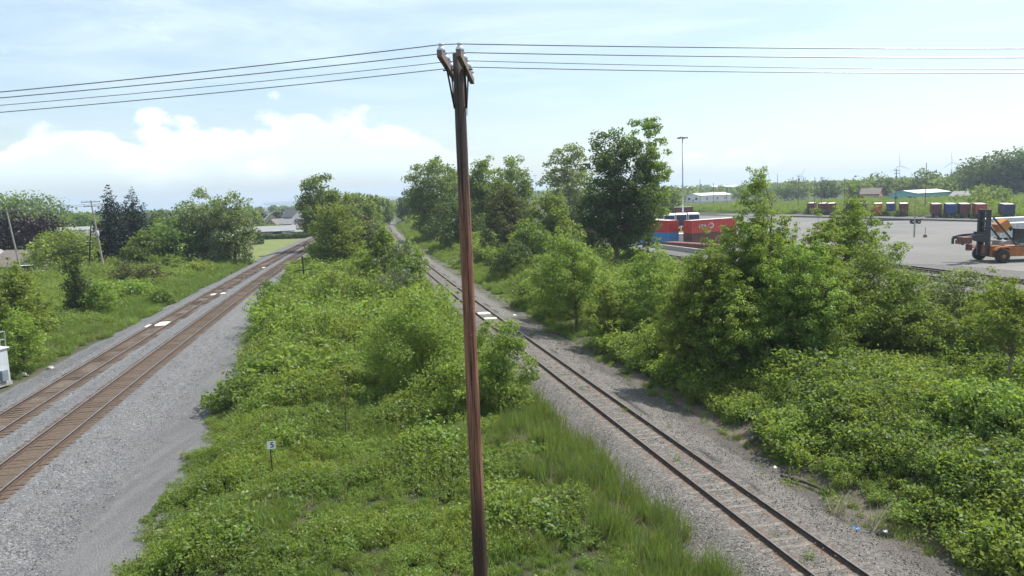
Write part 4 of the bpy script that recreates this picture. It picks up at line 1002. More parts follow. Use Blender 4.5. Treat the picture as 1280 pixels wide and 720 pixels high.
    s = rng.uniform(0.7, 1.3, n) * np.interp(y, [20, 45, 110, 300], [1.0, 1.25, 1.9, 3.0]) * (1 + 0.38 * vnoise(x, y, 3.2, 67)); s = np.where(low, s * 0.5, s); s = np.where(vergeR, s * 0.55, s)
    keep = (~low | (rng.random(n) < 0.55)); keep &= ~((c > 20) & (rng.random(n) < 0.4)); keep &= ~((y > 41) & (y < 62) & (c > 7) & (c < 24) & (rng.random(n) < 0.55))
    scatter('bank_vines', np.stack([x, y, ground_z(x, y)], 1)[keep], w[keep], weeds + grass + vine + twigs, s[keep], rng)
    # ---- scrub beyond the yard and around the left houses
    x, y = area_points(rng, 20, 330, 150, 420, 0.14); c = off('C', x, y); d = (x - 96) * 0.928 + (y - 262) * 0.334
    keep = (d > 14) & (c > 40); x, y = x[keep], y[keep]
    x2, y2 = area_points(rng, -190, -50, 120, 330, 0.10); a2 = off('A', x2, y2); k2 = (a2 < -26) | ((a2 < -9) & (y2 < 142)); x = np.concatenate([x, x2[k2]]); y = np.concatenate([y, y2[k2]])
    n = len(x); scatter('scrub', np.stack([x, y, ground_z(x, y)], 1), rng.choice([0, 1, 2, 3, 3, 6], n), weeds + grass, rng.uniform(2.0, 4.2, n), rng)
    # ---- loose weeds between the rails of the single track
    y = rng.uniform(22, 110, 46); sx = rng.uniform(-0.6, 1.9, 46); P = np.array([track_pt('C', yy, ss, -0.2) for yy, ss in zip(y, sx)])
    scatter('track_weeds', P, rng.choice([9, 0, 9], 46), weeds + grass, rng.uniform(0.25, 0.6, 46), rng)
    # ---- loose stones on the ballast
    lt = lambda c: [tuple(v * 1.3 for v in q) for q in c]; sg, st = stone_mat('loose grey stone', lt(GREY)), stone_mat('loose tan stone', lt(TAN))
    P = []; wq = []
    for (key, lo, hi, dn, k0) in (('B', -7.4, 5.2, 10, 0), ('C', -3.4, 3.6, 16, 3)):
        n = int((hi - lo) * 50 * dn); yy = 18 + 52 * rng.random(n) ** 1.5; ss = rng.uniform(lo, hi, n)
        if key == 'B': zz = np.interp(ss, [-7.6, -6.0, A_OFF - 1.4, A_OFF + 1.4, -2.4, -1.4, 1.4, 1.9, 3.3, 4.2], [-0.62, -0.22, -0.195, -0.195, -0.26, -0.195, -0.195, -0.24, -0.58, -0.63]); ok = (np.abs(ss) > 1.6) & (np.abs(ss - A_OFF) > 1.6)
        else: zz = np.interp(ss, [-3.7, -1.9, -1.4, 1.4, 1.9, 3.3, 4.4], [-0.74, -0.25, -0.185, -0.185, -0.24, -0.62, -0.72]); ok = (np.abs(np.abs(ss) - 0.75) > 0.5)
        for q, s_, z_ in zip(yy[ok], ss[ok], zz[ok]): P.append(track_pt(key, q, s_, z_)); wq.append(k0 + rng.integers(3))
    scatter('loose_stones', np.array(P), wq, [stone_proto('stones', 30 + i, sg) for i in range(3)] + [stone_proto('stones', 40 + i, st) for i in range(3)], rng.uniform(0.7, 1.5, len(P)), rng, tilt=0.3)


cover()


def far_woods():
    """the far-off wood that closes the horizon: one mass"""
    rng = np.random.default_rng(77); P = []; S_ = []; G_ = []
    for az0, az1, d0, d1, n in ((-0.62, -0.13, 420, 1500, 340), (-0.13, 0.20, 560, 1700, 300), (0.20, 0.75, 560, 1500, 420)):
        for i in range(n):
            az = rng.uniform(az0, az1); d = rng.uniform(d0, d1); h = rng.uniform(4, 7.5) if az < -0.05 else rng.uniform(7, 14)
            ls = d * 0.0034; m = int(50 + 50 * rng.random()); q = rng.normal(size=(m, 3)); q /= np.linalg.norm(q, axis=1)[:, None]; q *= rng.random((m, 1)) ** 0.3
            w = h * rng.uniform(0.5, 0.9); c = np.array([d * math.sin(az), d * math.cos(az), h * 0.5 + gz(d * math.sin(az), d * math.cos(az))])
            P.append(c + q * np.array([w, w, h * 0.5])); S_.append(np.full(m, max(ls, 1.5) * 1.2)); G_.append(np.full(m, rng.uniform(0.1, 0.8)))
    P = np.concatenate(P); S_ = np.concatenate(S_); G_ = np.concatenate(G_)
    V, F = leaf_cards(P, S_, rng, up=0.4, aspect=0.8)
    o = link('far_woods', np_mesh('far_woods', V, F, tint=G_.repeat(4)), LEAF['grey_green']); o['kind'] = 'stuff'


far_woods()
# ------------------------------------------------------------------ the tall wooden pole in front and its wires
POLEWOOD = None


def pole_wood():
    m, k = material('creosoted pole wood'); p = k.n('ShaderNodeTexCoord').outputs['Object']
    mp = k.n('ShaderNodeMapping'); k.put(mp, 0, p); mp.inputs['Scale'].default_value = (22, 22, 0.55)
    g = k.noise(mp.outputs[0], 1.6, 7, 0.68, 0.3); b_ = k.noise(p, 1.1, 4, 0.6)
    mp2 = k.n('ShaderNodeMapping'); k.put(mp2, 0, p); mp2.inputs['Scale'].default_value = (40, 40, 0.9); cr = k.noise(mp2.outputs[0], 2.0, 4, 0.7)
    c = k.ramp(g, [(0.34, (0.010, 0.006, 0.005)), (0.43, (0.110, 0.044, 0.026)), (0.54, (0.235, 0.102, 0.060)), (0.72, (0.36, 0.205, 0.14))])
    sp = k.n('ShaderNodeSeparateXYZ', i_0=p)
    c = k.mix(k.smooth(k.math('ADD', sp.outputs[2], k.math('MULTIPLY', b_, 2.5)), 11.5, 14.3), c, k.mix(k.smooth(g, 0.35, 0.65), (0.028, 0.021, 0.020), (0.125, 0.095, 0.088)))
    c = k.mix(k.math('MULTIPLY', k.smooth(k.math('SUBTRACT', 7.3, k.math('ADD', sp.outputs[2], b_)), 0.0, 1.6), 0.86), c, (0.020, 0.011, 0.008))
    c = k.mix(k.smooth(b_, 0.58, 0.72), c, (0.05, 0.028, 0.022)); c = k.mix(k.math('MULTIPLY', k.smooth(cr, 0.60, 0.68), 0.8), c, (0.012, 0.009, 0.008))
    b = k.n('ShaderNodeBsdfPrincipled'); k.put(b, 'Base Color', c); k.put(b, 'Roughness', 0.85)
    bp = k.n('ShaderNodeBump'); k.put(bp, 'Height', k.math('ADD', g, cr)); k.put(bp, 'Strength', 0.7); bp.inputs['Distance'].default_value = 0.015; k.t.links.new(bp.outputs[0], b.inputs['Normal'])
    out_surface(k, b.outputs[0]); return m


ARMWOOD = plain('crossarm grey wood', (0.17, 0.13, 0.125), 0.85, var=0.35, scale=9, bump=0.3)
IRON = plain('dark iron', (0.045, 0.04, 0.04), 0.6, 0.5, var=0.3)
PORC = plain('insulator pale grey', (0.52, 0.58, 0.64), 0.2, 0.0, var=0.1)
WIREM = plain('weathered wire', (0.24, 0.215, 0.22), 0.4, 0.6, var=0.1)
PX, PY = -0.795, 13.7


def front_pole():
    t = empty('utility_pole', (PX, PY, gz(PX, PY)), 0, 'tall brown wooden pole rising through the whole picture, closest to camera', 'utility pole')
    z0 = gz(PX, PY); b = MB(); r = random.Random(5); n = 20
    pts = []; rad = []
    for i in range(25):
        u = i / 24; z = -1.2 + (13.93 - z0 + 1.2) * u; pts.append((0.006 * math.sin(5 * u), 0.006 * math.cos(4 * u), z)); rad.append(0.158 - 0.062 * u + r.uniform(-0.002, 0.002))
    b.tube(pts, rad, n)
    b.box((0.02, -0.123, 9.3 - z0 - 0.37), (0.035, 0.03, 0.035), 0)
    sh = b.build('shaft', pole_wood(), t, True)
    zt = 13.72 - z0
    for q, (xa, xb) in enumerate(((-0.995 - PX, -0.925 - PX), (-0.700 - PX, -0.630 - PX))):
        a = Vector((xa, 12.1 - PY, zt - 0.055)); e = Vector((xb, 15.15 - PY, zt - 0.055))
        b = MB(); b.bar(a, e, 0.078, 0.108); arm = b.build('crossarm', ARMWOOD, t)
        for w in (12.4, 13.15, 13.95, 14.65):
            f = (w - 12.1) / 3.05; p = a.lerp(e, f)
            b = MB(); b.lathe([(0.010, 0.05), (0.010, 0.10)], p, 8, 1)
            b.lathe([(0.062, 0.075), (0.070, 0.09), (0.066, 0.12), (0.046, 0.15), (0.030, 0.165), (0.044, 0.175), (0.046, 0.2), (0.022, 0.21)], p, 14, 0)
            b.build('insulator', [PORC, IRON], arm, True)
        s = -1 if q == 0 else 1
        for (d, dz) in ((-0.62, 0.55), (0.62, 0.55)):
            b = MB(); m0 = a.lerp(e, 0.5) + Vector((0, d, -0.06)); foot = Vector((s * 0.105, 0.02 * (1 if d > 0 else -1), zt - 0.72))
            b.bar(m0, foot, 0.03, 0.012); b.build('brace', IRON, t)
    b = MB(); b.tube([(-0.28, 0, zt - 0.06), (0.24, 0, zt - 0.06)], 0.014, 6); b.build('through_bolt', IRON, t)
    b = MB(); b.tube([(0.112, -0.02, zt - 0.15), (0.118, -0.02, zt - 0.5), (0.108, -0.02, zt - 0.85)], 0.008, 5); b.build('ground_wire', IRON, t)
    return t


front_pole()
for i, (w, lab) in enumerate(((12.4, 'overhead wire on the pole, topmost of the four at the crossarms'), (13.15, 'overhead wire on the pole, second from the top at the crossarms'), (13.95, 'overhead wire on the pole, third down and thinnest at the crossarms'), (14.65, 'overhead wire on the pole, lowest of the four at the crossarms'))):
    f = (w - 12.1) / 3.05; xl = -0.995 + 0.07 * f; xr = -0.70 + 0.07 * f; zw = 13.72 - 0.055 + 0.188; P = []
    sl, sr = (0.92, 0.84, 0.82, 0.84)[i], (0.60, 0.62, 0.72, 0.66)[i]
    for j in range(36, 0, -1):
        u = (j / 36) ** 1.6; P.append((xl - 44 * u, w, zw - 4 * sl * u * (1 - u)))
    P += [(xl, w, zw), (xr, w, zw)]
    for j in range(1, 37):
        u = (j / 36) ** 1.6; P.append((xr + 46 * u, w, zw - 4 * sr * u * (1 - u)))
    b = MB(); b.tube(P, 0.0065 if i == 2 else 0.0085, 6); tag(b.build('overhead_wire', WIREM, None, True), lab, 'wire', 'wires carried by the wooden pole')


# ------------------------------------------------------------------ small lineside things
def number_sign():
    x, y = -10.5, 31.3; z = gz(x, y)
    t = empty('number_sign', (x, y, z), 0.3, 'small white square sign with black 5 on a brown post in the weeds', 'sign')
    H = 1.40 - z - 0.2
    b = MB(); b.bar((0, 0, -0.3), (-0.03, 0, H + 0.1), 0.055, 0.05); b.build('post', plain('rusty post', (0.075, 0.045, 0.03), 0.85, var=0.3), t)
    b = MB(); b.box((0.03, -0.04, H), (0.36, 0.008, 0.34), 0, bev=0.0); pl = b.build('plate', plain('sign white', (0.74, 0.75, 0.76), 0.5, var=0.08), t)
    cu = bpy.data.curves.new('numeral', 'FONT'); cu.body = '5'; cu.size = 0.34; cu.align_x = 'CENTER'; cu.align_y = 'CENTER'; cu.extrude = 0.002; cu.offset = 0.006
    o = bpy.data.objects.new('numeral', cu); COL.objects.link(o); o.parent = pl; o.location = (0.06, -0.047, H + 0.0); o.rotation_euler = (math.pi / 2, 0, 0); cu.materials.append(plain('sign black', (0.015, 0.015, 0.02), 0.6))
    bpy.context.view_layer.update(); me = bpy.data.meshes.new_from_object(o); mw = (o.location.copy(), o.rotation_euler.copy()); bpy.data.objects.remove(o)
    o = link('numeral', me, plain('sign black', (0.015, 0.015, 0.02)), pl); o.location, o.rotation_euler = mw


number_sign()


def cabinet():
    x, y = -36.25, 52.0; z = -0.62
    silver = plain('cabinet silver paint', (0.50, 0.54, 0.58), 0.45, 0.2, var=0.08, scale=2); grey = plain('cabinet dark grey', (0.22, 0.25, 0.28), 0.5, 0.3, var=0.15); galv = plain('galvanised steel', (0.42, 0.44, 0.45), 0.45, 0.7, var=0.15)  # silver body, darker grey metal for the meter box
    t = empty('signal_cabinet', (x, y, z), -0.2, 'silver metal signal cabinet with railed top beside the verge track', 'signal cabinet')
    b = MB(); b.box((0, 0, 1.42), (1.5, 1.0, 2.3), 0, bev=0.02); body = b.build('body', silver, t)
    b = MB(); b.box((0.35, -0.508, 1.4), (0.62, 0.012, 2.05), 0); b.build('door', silver, body); b = MB(); b.box((0.12, -0.53, 1.35), (0.03, 0.03, 0.16), 0); b.build('handle', IRON, body)
    b = MB(); b.box((0, 0, 0.12), (1.62, 1.1, 0.26), 0); b.build('plinth', plain('concrete', (0.30, 0.29, 0.27), 0.9), t)
    b = MB(); b.prism([(-0.85, 2.58), (0.85, 2.58), (0.85, 2.63), (0, 2.68), (-0.85, 2.63)], -0.6, 0.6); b.build('lid', plain('cabinet lid', (0.66, 0.68, 0.70), 0.5, 0.1), t)
    b = MB(); b.box((0.86, -0.1, 0.75), (0.20, 0.5, 0.75), 0, bev=0.01); b.build('meter_box', grey, t)
    b = MB(); b.box((0.0, -0.6, 0.55), (0.5, 0.2, 0.6), 0, bev=0.01); b.build('junction_box', plain('box blue grey', (0.17, 0.23, 0.28), 0.5), t)
    b = MB()
    for px in (-0.5, 0.1, 0.72):
        for py in (-0.45, 0.45): b.tube([(px, py, 2.6), (px, py, 3.75)], 0.035, 6)
    for zz in (3.2, 3.75):
        b.tube([(-0.5, -0.45, zz), (0.72, -0.45, zz), (0.72, 0.45, zz), (-0.5, 0.45, zz), (-0.5, -0.45, zz)], 0.03, 6)
    b.build('railing', galv, t)
    m = empty('signal_mast', (x + 0.05, y + 0.75, z), -0.2, 'galvanised signal mast with round black signal head above the cabinet', 'railway signal')
    b = MB(); b.tube([(0, 0, 0), (0, 0, 5.0)], 0.07, 10); b.build('mast', galv, m)
    b = MB(); b.lathe([(0.02, -0.03), (0.44, -0.03), (0.44, 0.0), (0.02, 0.02)], (0.0, -0.16, 4.65), 24, 0, 'y'); hd = b.build('target', plain('signal black', (0.01, 0.01, 0.012), 0.5), m, True)
    for ang in (0, 2.09, 4.19):
        b = MB(); b.lathe([(0.09, -0.16), (0.10, -0.16), (0.10, 0.0), (0.0, 0.0)], (0.2 * math.cos(ang + 1.57), -0.2, 4.65 + 0.2 * math.sin(ang + 1.57)), 12, 0, 'y'); b.build('hood', plain('signal black', (0.01, 0.01, 0.012)), hd, True)


cabinet()


def telegraph_pole():
    x, y = -26.8, 97.5; z = gz(x, y)
    t = empty('telegraph_pole', (x, y, z), 0.25, 'old short dark telegraph pole with two crossarms, nearer one by the gravel', 'telegraph pole', 'old telegraph poles along the tracks')
    dk = plain('old dark pole', (0.045, 0.037, 0.03), 0.9, var=0.3)
    b = MB(); b.tube([(0.1, 0, -0.4), (0, 0, 4.55)], [0.14, 0.10], 8); b.build('shaft', dk, t)
    for zz, a, c in ((4.2, -0.05, 1.15), (2.75, -1.0, 1.15)):
        b = MB(); b.bar((a, -0.12, zz - 0.06), (c, -0.12, zz + 0.10), 0.09, 0.11); b.build('crossarm', dk, t)
    c = copy_tree(t); c.location = (-30.6, 128.0, gz(-30.6, 128)); c['label'] = 'old dark telegraph pole half hidden by the rounded olive tree, farther one'


telegraph_pole()


def debris():
    r = random.Random(9)
    def lump(name, x, y, s, mat, lab, cat, h=0.5, seed=1):
        rr = np.random.default_rng(seed); n, m_ = 9, 6; V = []; F = []
        for j in range(m_ + 1):
            th = math.pi / 2 * j / m_
            for i in range(n):
                a = 2 * math.pi * i / n; k = rr.uniform(0.65, 1.2); V.append((s * math.cos(a) * math.cos(th) * k, s * 0.7 * math.sin(a) * math.cos(th) * k, s * h * math.sin(th) * k))
        for j in range(m_):
            for i in range(n): F.append((j * n + i, j * n + (i + 1) % n, (j + 1) * n + (i + 1) % n, (j + 1) * n + i))
        o = link(name, np_mesh(name, np.array(V), np.array(F)), mat); o.location = (x, y, max(gz(x, y), -0.72) + 0.02); o.rotation_euler = (0, 0, rr.uniform(0, 6)); tag(o, lab, cat)
    white = plain('litter white', (0.72, 0.72, 0.70), 0.5, var=0.1); blue = plain('litter blue', (0.06, 0.17, 0.42), 0.5, var=0.3); blk = plain('litter black', (0.02, 0.02, 0.024), 0.4); stone = plain('boulder grey', (0.34, 0.32, 0.29), 0.9, var=0.25, bump=0.4)
    lump('plastic_bag', 11.75, 25.4, 0.26, blue, 'crumpled blue plastic bag at the ballast edge below the vine bank', 'litter', 0.55, 2)
    lump('rubbish_bag', 12.55, 24.9, 0.36, blk, 'dark rubbish bag beside the crumpled blue plastic bag', 'litter', 0.6, 3)
    lump('plastic_jug', 14.6, 22.9, 0.24, white, 'white plastic jug lying in leaves near the bottom edge of the bank', 'litter', 0.8, 4)
    for i, (x, y, s, lab) in enumerate(((12.0, 32.6, 0.20, 'white litter scrap by the fallen logs, the largest of the white scraps'), (11.1, 31.6, 0.12, 'little white scrap on the dirt just before the fallen logs'), (12.6, 31.3, 0.15, 'white scrap under the leaves right of the fallen logs'), (3.9, 55.9, 0.20, 'white litter at the ballast edge near the track bend, farther one'), (5.6, 50.2, 0.17, 'small white litter scrap at the grassy ballast edge, nearer one'), (0.1, 74.5, 0.32, 'white bag caught in the right verge behind the wooden pole'), (8.6, 37.9, 0.10, 'tiny white scrap in the tree shade beside the ballast'))):
        lump('litter_scrap', x, y, s, white, lab, 'litter', 0.6, 20 + i)
    lump('boulder', -36.4, 55.2, 0.34, stone, 'grey boulder by the ballast edge right of the metal cabinet', 'boulder', 0.8, 40)
    lump('boulder', -35.7, 57.4, 0.38, stone, 'flat pale boulder on the verge, farther from the cabinet', 'boulder', 0.5, 41)
    log = plain('fallen log bark', (0.06, 0.048, 0.04), 0.95, var=0.4, scale=6, bump=0.6)
    for (a, c, rad, lab) in (((10.9, 34.3, -0.45), (13.4, 35.6, 0.35), 0.10, 'dark fallen log sloping up into the bank trees'), ((12.2, 31.0, -0.4), (13.7, 30.2, -0.1), 0.12, 'short thick dark log under the vine edge'), ((10.9, 30.3, -0.55), (12.1, 28.3, -0.5), 0.08, 'thin dark log lying along the ballast edge')):
        b = MB(); A, B_ = Vector(a), Vector(c); b.tube([A, (A + B_) / 2 + Vector((0.05, 0.08, 0.03)), B_], [rad, rad * 0.9, rad * 0.6], 9); tag(b.build('fallen_log', log, None, True), lab, 'log')
    straw = plain('dead stalk pale', (0.42, 0.35, 0.24), 0.9, var=0.3)
    for (x, y, lab, sd) in ((11.45, 26.5, 'pale dead stalks leaning at the vine edge, left of the blue bag', 1), (12.25, 25.2, 'pale dead stalks standing over the blue plastic bag', 2)):
        rr = random.Random(sd); b = MB(); z = gz(x, y)
        for i in range(9):
            dx, dy = rr.uniform(-0.35, 0.9), rr.uniform(-0.3, 0.4); b.tube([(rr.uniform(-.15, .15), rr.uniform(-.15, .15), -0.1), (dx * 0.5, dy * 0.5, rr.uniform(0.3, 0.6)), (dx, dy, rr.uniform(0.6, 1.15))], [0.022, 0.018, 0.007], 5)
        o = b.build('dead_stalks', straw); o.location = (x, y, z); tag(o, lab, 'dead plant')
    b = MB(); b.tube([(9.3, 50.4, 2.2), (9.9, 49.8, 1.3), (10.9, 49.3, 0.9), (11.7, 49.0, 0.6)], [0.02, 0.035, 0.035, 0.02], 6); tag(b.build('dead_branch', TWIG), 'pale bent dead branch hanging in the shade below the layered trees', 'branch')
    post = empty('marker_post', (-65.0, 189.5, gz(-65, 189.5)), 0, 'small red-brown marker post at the edge of the mown lawn', 'marker post')
    b = MB(); b.tube([(0, 0, 0), (0, 0, 1.9)], 0.06, 6); b.build('post', BARK, post); b = MB(); b.box((0, -0.08, 1.75), (0.7, 0.05, 0.9), 0); b.build('plate', plain('marker red', (0.30, 0.06, 0.03), 0.6), post)


debris()


# ------------------------------------------------------------------ poles, mast, turbines
def wood_pole(x, y, h, lab, arms=((0.6, 2.4),), lean=0.0, mat=None, rz=0.0, group=None, n=8, z=None, name='utility_pole'):
    z = gz(x, y) if z is None else z; mat = mat or plain('pale pole wood', (0.30, 0.27, 0.24), 0.9, var=0.2, scale=2, streak=True)
    t = empty(name, (x, y, z), rz, lab, 'utility pole', group)
    b = MB(); b.tube([(0, 0, -0.3), (lean, 0, h)], [0.17, 0.11], n); b.build('shaft', mat, t)
    for (d, w) in arms:
        k = (h - d) / h; b = MB(); b.box((lean * k, -0.16, h - d), (w, 0.10, 0.13), 0); a = b.build('crossarm', mat, t)
        b = MB()
        for q in (-0.46, -0.2, 0.2, 0.46): b.lathe([(0.05, 0.0), (0.07, 0.08), (0.04, 0.2)], (lean * k + q * w, -0.16, h - d + 0.07), 6)
        b.build('insulators', PORC, a)['kind'] = 'stuff'
    return t


wood_pole(-85.4, 132.4, 12.3, 'pale wooden utility pole with long crossarm, at the left picture edge', ((0.25, 4.6),), -1.35, rz=0.2)
P2 = wood_pole(-67.9, 126.8, 13.0, 'pale leaning utility pole with crossarms in front of the spruces', ((0.25, 2.9), (0.95, 2.4)), -1.1, rz=0.25)
b = MB(); b.lathe([(0.26, 0), (0.28, 0.05), (0.28, 0.9), (0.2, 0.98)], (-0.55, -0.25, 7.0), 12); b.build('transformer', plain('transformer grey', (0.35, 0.36, 0.37), 0.5), P2, True)
wood_pole(-73.6, 131.8, 8.9, 'black wooden pole leaning against the pale utility pole line', ((2.9, 1.2),), 1.35, mat=plain('tarred pole', (0.022, 0.020, 0.019), 0.9))


def span(p, q, sag, r, lab):
    p, q = Vector(p), Vector(q); P = [p.lerp(q, i / 16) - Vector((0, 0, 4 * sag * (i / 16) * (1 - i / 16))) for i in range(17)]
    b = MB(); b.tube(P, r, 5); tag(b.build('power_line', plain('cable black', (0.03, 0.03, 0.033), 0.6)), lab, 'wire')


span((-88.3, 132.0, 11.45), (-69.9, 126.5, 12.05), 0.35, 0.022, 'cable between the tops of the two pale utility poles, outer one')
span((-85.2, 132.6, 11.45), (-67.8, 126.9, 12.05), 0.35, 0.022, 'cable between the tops of the two pale utility poles, inner one')
span((-86.2, 132.4, 5.0), (-72.9, 131.8, 6.0), 0.5, 0.035, 'thick sagging cable to the black leaning pole, upper one')
span((-86.0, 132.4, 3.9), (-72.8, 131.8, 5.0), 0.45, 0.035, 'thick sagging cable to the black leaning pole, lower one')

GALV = plain('galvanised mast', (0.42, 0.43, 0.44), 0.5, 0.6, var=0.12)
mast = empty('floodlight_mast', (46.6, 204.9, -0.1), 0, 'very tall slim grey floodlight mast over the containers', 'floodlight mast')
b = MB(); b.tube([(0, 0, 0), (0, 0, 25)], [0.24, 0.13], 12); b.build('mast', GALV, mast, True)
b = MB(); b.lathe([(0.9, 24.5), (0.95, 24.55), (0.95, 24.65), (0.9, 24.7)], (0, 0, 0), 14); ring = b.build('lamp_ring', GALV, mast)
for i in range(6):
    a = i * math.pi / 3; b = MB(); b.box((1.15 * math.cos(a), 1.15 * math.sin(a), 24.4), (0.55, 0.5, 0.35), 0, Matrix.Rotation(a, 3, 'Z')); b.build('floodlight', plain('lamp body grey', (0.3, 0.31, 0.32), 0.5), ring)
m2 = copy_tree(mast); m2.location = (21, 600, -0.4); m2['label'] = 'thin distant floodlight mast beside the flat-topped tall tree'

yp = wood_pole(80.3, 150.9, 8.0, 'bare grey pole standing alone on the paved yard', (), 0.0, z=-0.05, name='yard_pole')
yc = empty('traffic_cone', (81.6, 149.3, -0.05), 0, 'weighted marker with thin rod beside the bare yard pole', 'marker')
b = MB(); b.lathe([(0.34, 0), (0.36, 0.1), (0.32, 0.5), (0.1, 0.55)], (0, 0, 0), 10); b.build('base', plain('marker base', (0.12, 0.09, 0.08), 0.8), yc); b = MB(); b.tube([(0, 0, 0.5), (0, 0, 2.0)], 0.05, 6); b.build('rod', plain('marker red', (0.30, 0.06, 0.03)), yc)

dkp = plain('far pole wood', (0.13, 0.12, 0.11), 0.9)
for (x, y, h, w, lab) in ((121.3, 239.6, 14.8, 2.6, 'tall utility pole left of the teal shed with crossarms'), (132.7, 243.4, 16.4, 0, 'tall plain pole in front of the teal shed roof'), (109.0, 272.5, 13.4, 0, 'thin pole at the left end of the far trailers, left of two'), (110.9, 271.0, 13.4, 2.6, 'thin pole with crossarm at the left end of the far trailers'), (123.8, 326.8, 14.6, 2.6, 'distant pole with crossarm above the tip of the bank trees'), (135.4, 308.5, 12.9, 0, 'distant dark pole over the open bank tree')):
    wood_pole(x, y, h, lab, ((0.5, w), (1.4, w)) if w else (), 0, dkp, 0.5, 'utility poles behind the yard', 6)
pr = wood_pole(100, 400, 15, 'thin far pole by the white warehouse, first from the mast', (), 0, dkp, 0.5, 'far poles by the white warehouse', 6)
for i, (x, y, h) in enumerate(((107, 400, 13), (114, 400, 12), (128, 420, 14), (134, 430, 12), (151, 430, 17), (170, 460, 13), (181, 470, 15), (186, 480, 15))):
    c = copy_tree(pr); c.location = (x, y, -0.2); c.scale = (1, 1, h / 15); c['label'] = 'thin far pole by the white warehouse, %s from the mast' % ('second', 'third', 'fourth', 'fifth', 'sixth', 'seventh', 'eighth', 'ninth')[i]

TURB = plain('turbine white', (0.70, 0.71, 0.72), 0.4, var=0.04)


def turbine(x, y, hub, R, ph, lab):
    t = empty('wind_turbine', (x, y, -0.8), -0.45, lab, 'wind turbine', 'wind turbines on the horizon')
    b = MB(); b.tube([(0, 0, 0), (0, 0, hub)], [2.1 * R / 40, 1.2 * R / 40], 12); b.build('tower', TURB, t, True)
    b = MB(); b.box((0, 1.5, hub + 1), (3, 8, 3.2), 0, bev=0.4); b.build('nacelle', TURB, t)
    b = MB(); b.lathe([(0.4, -2.2), (1.6, -1.4), (1.9, 0.4)], (0, -3.2, hub + 1), 12, 0, 'y'); h = b.build('hub', TURB, t, True)
    for k in range(3):
        a = ph + k * 2.094; d = Vector((math.sin(a), 0, math.cos(a))); s = Vector((math.cos(a), 0, -math.sin(a))); V = []
        for u, c, th in ((0.03, 0.8, 0.8), (0.2, 1.7, 0.6), (0.6, 1.0, 0.3), (1.0, 0.25, 0.1)):
            for (e, f) in ((-0.5, 0), (0, -0.5), (0.7, 0), (0, 0.5)): V.append(Vector((0, -3.6, hub + 1)) + d * R * u + s * c * e * 1.6 * R / 40 + Vector((0, f * th * 1.6, 0)))
        F = [(i * 4 + j, i * 4 + (j + 1) % 4, i * 4 + 4 + (j + 1) % 4, i * 4 + 4 + j) for i in range(3) for j in range(4)] + [(0, 1, 2, 3), (12, 13, 14, 15)]
        b = MB(); b.add(V, F); b.build('blade', TURB, h)


turbine(1021.5 * 1.0, 2000, 46, 29, -0.1, 'white wind turbine on the skyline over the teal shed')
turbine(1157.0, 2000, 50, 29, -0.12, 'white wind turbine on the skyline left of the tall grove')
turbine(880, 2300, 34, 26, 0.5, 'small far wind turbine just above the low trees behind the maroon trailers')

# ------------------------------------------------------------------ containers, trailers, wagons
PAINT = {'red': plain('paint red', (0.50, 0.045, 0.035), 0.5, var=0.15, scale=0.8, rust=(0.22, 0.05, 0.03)), 'maroon': plain('paint maroon', (0.115, 0.026, 0.028), 0.55, var=0.2, scale=0.8),
         'blue': plain('paint blue', (0.015, 0.055, 0.22), 0.5, var=0.15, scale=0.8), 'navy': plain('paint navy', (0.022, 0.034, 0.09), 0.5, var=0.2, scale=0.8), 'sky': plain('paint light blue', (0.06, 0.24, 0.52), 0.5, var=0.15),
         'brick': plain('paint faded red', (0.33, 0.06, 0.045), 0.55, var=0.2, scale=0.8), 'brown': plain('paint brown', (0.13, 0.05, 0.038), 0.6, var=0.25), 'white': plain('paint white', (0.74, 0.74, 0.73), 0.5, var=0.1), 'silver': plain('paint silver', (0.52, 0.54, 0.56), 0.4, 0.3, var=0.12),
         'black': plain('paint black', (0.02, 0.02, 0.023), 0.5), 'orange': plain('machine orange', (0.33, 0.115, 0.028), 0.6, var=0.3, rust=(0.12, 0.06, 0.04)), 'yellow': plain('paint yellow', (0.65, 0.42, 0.03), 0.5)}
RUBBER = plain('tyre rubber', (0.022, 0.021, 0.02), 0.9, var=0.2)
ROOFW = plain('container roof pale', (0.62, 0.58, 0.55), 0.6, var=0.2, scale=0.7)


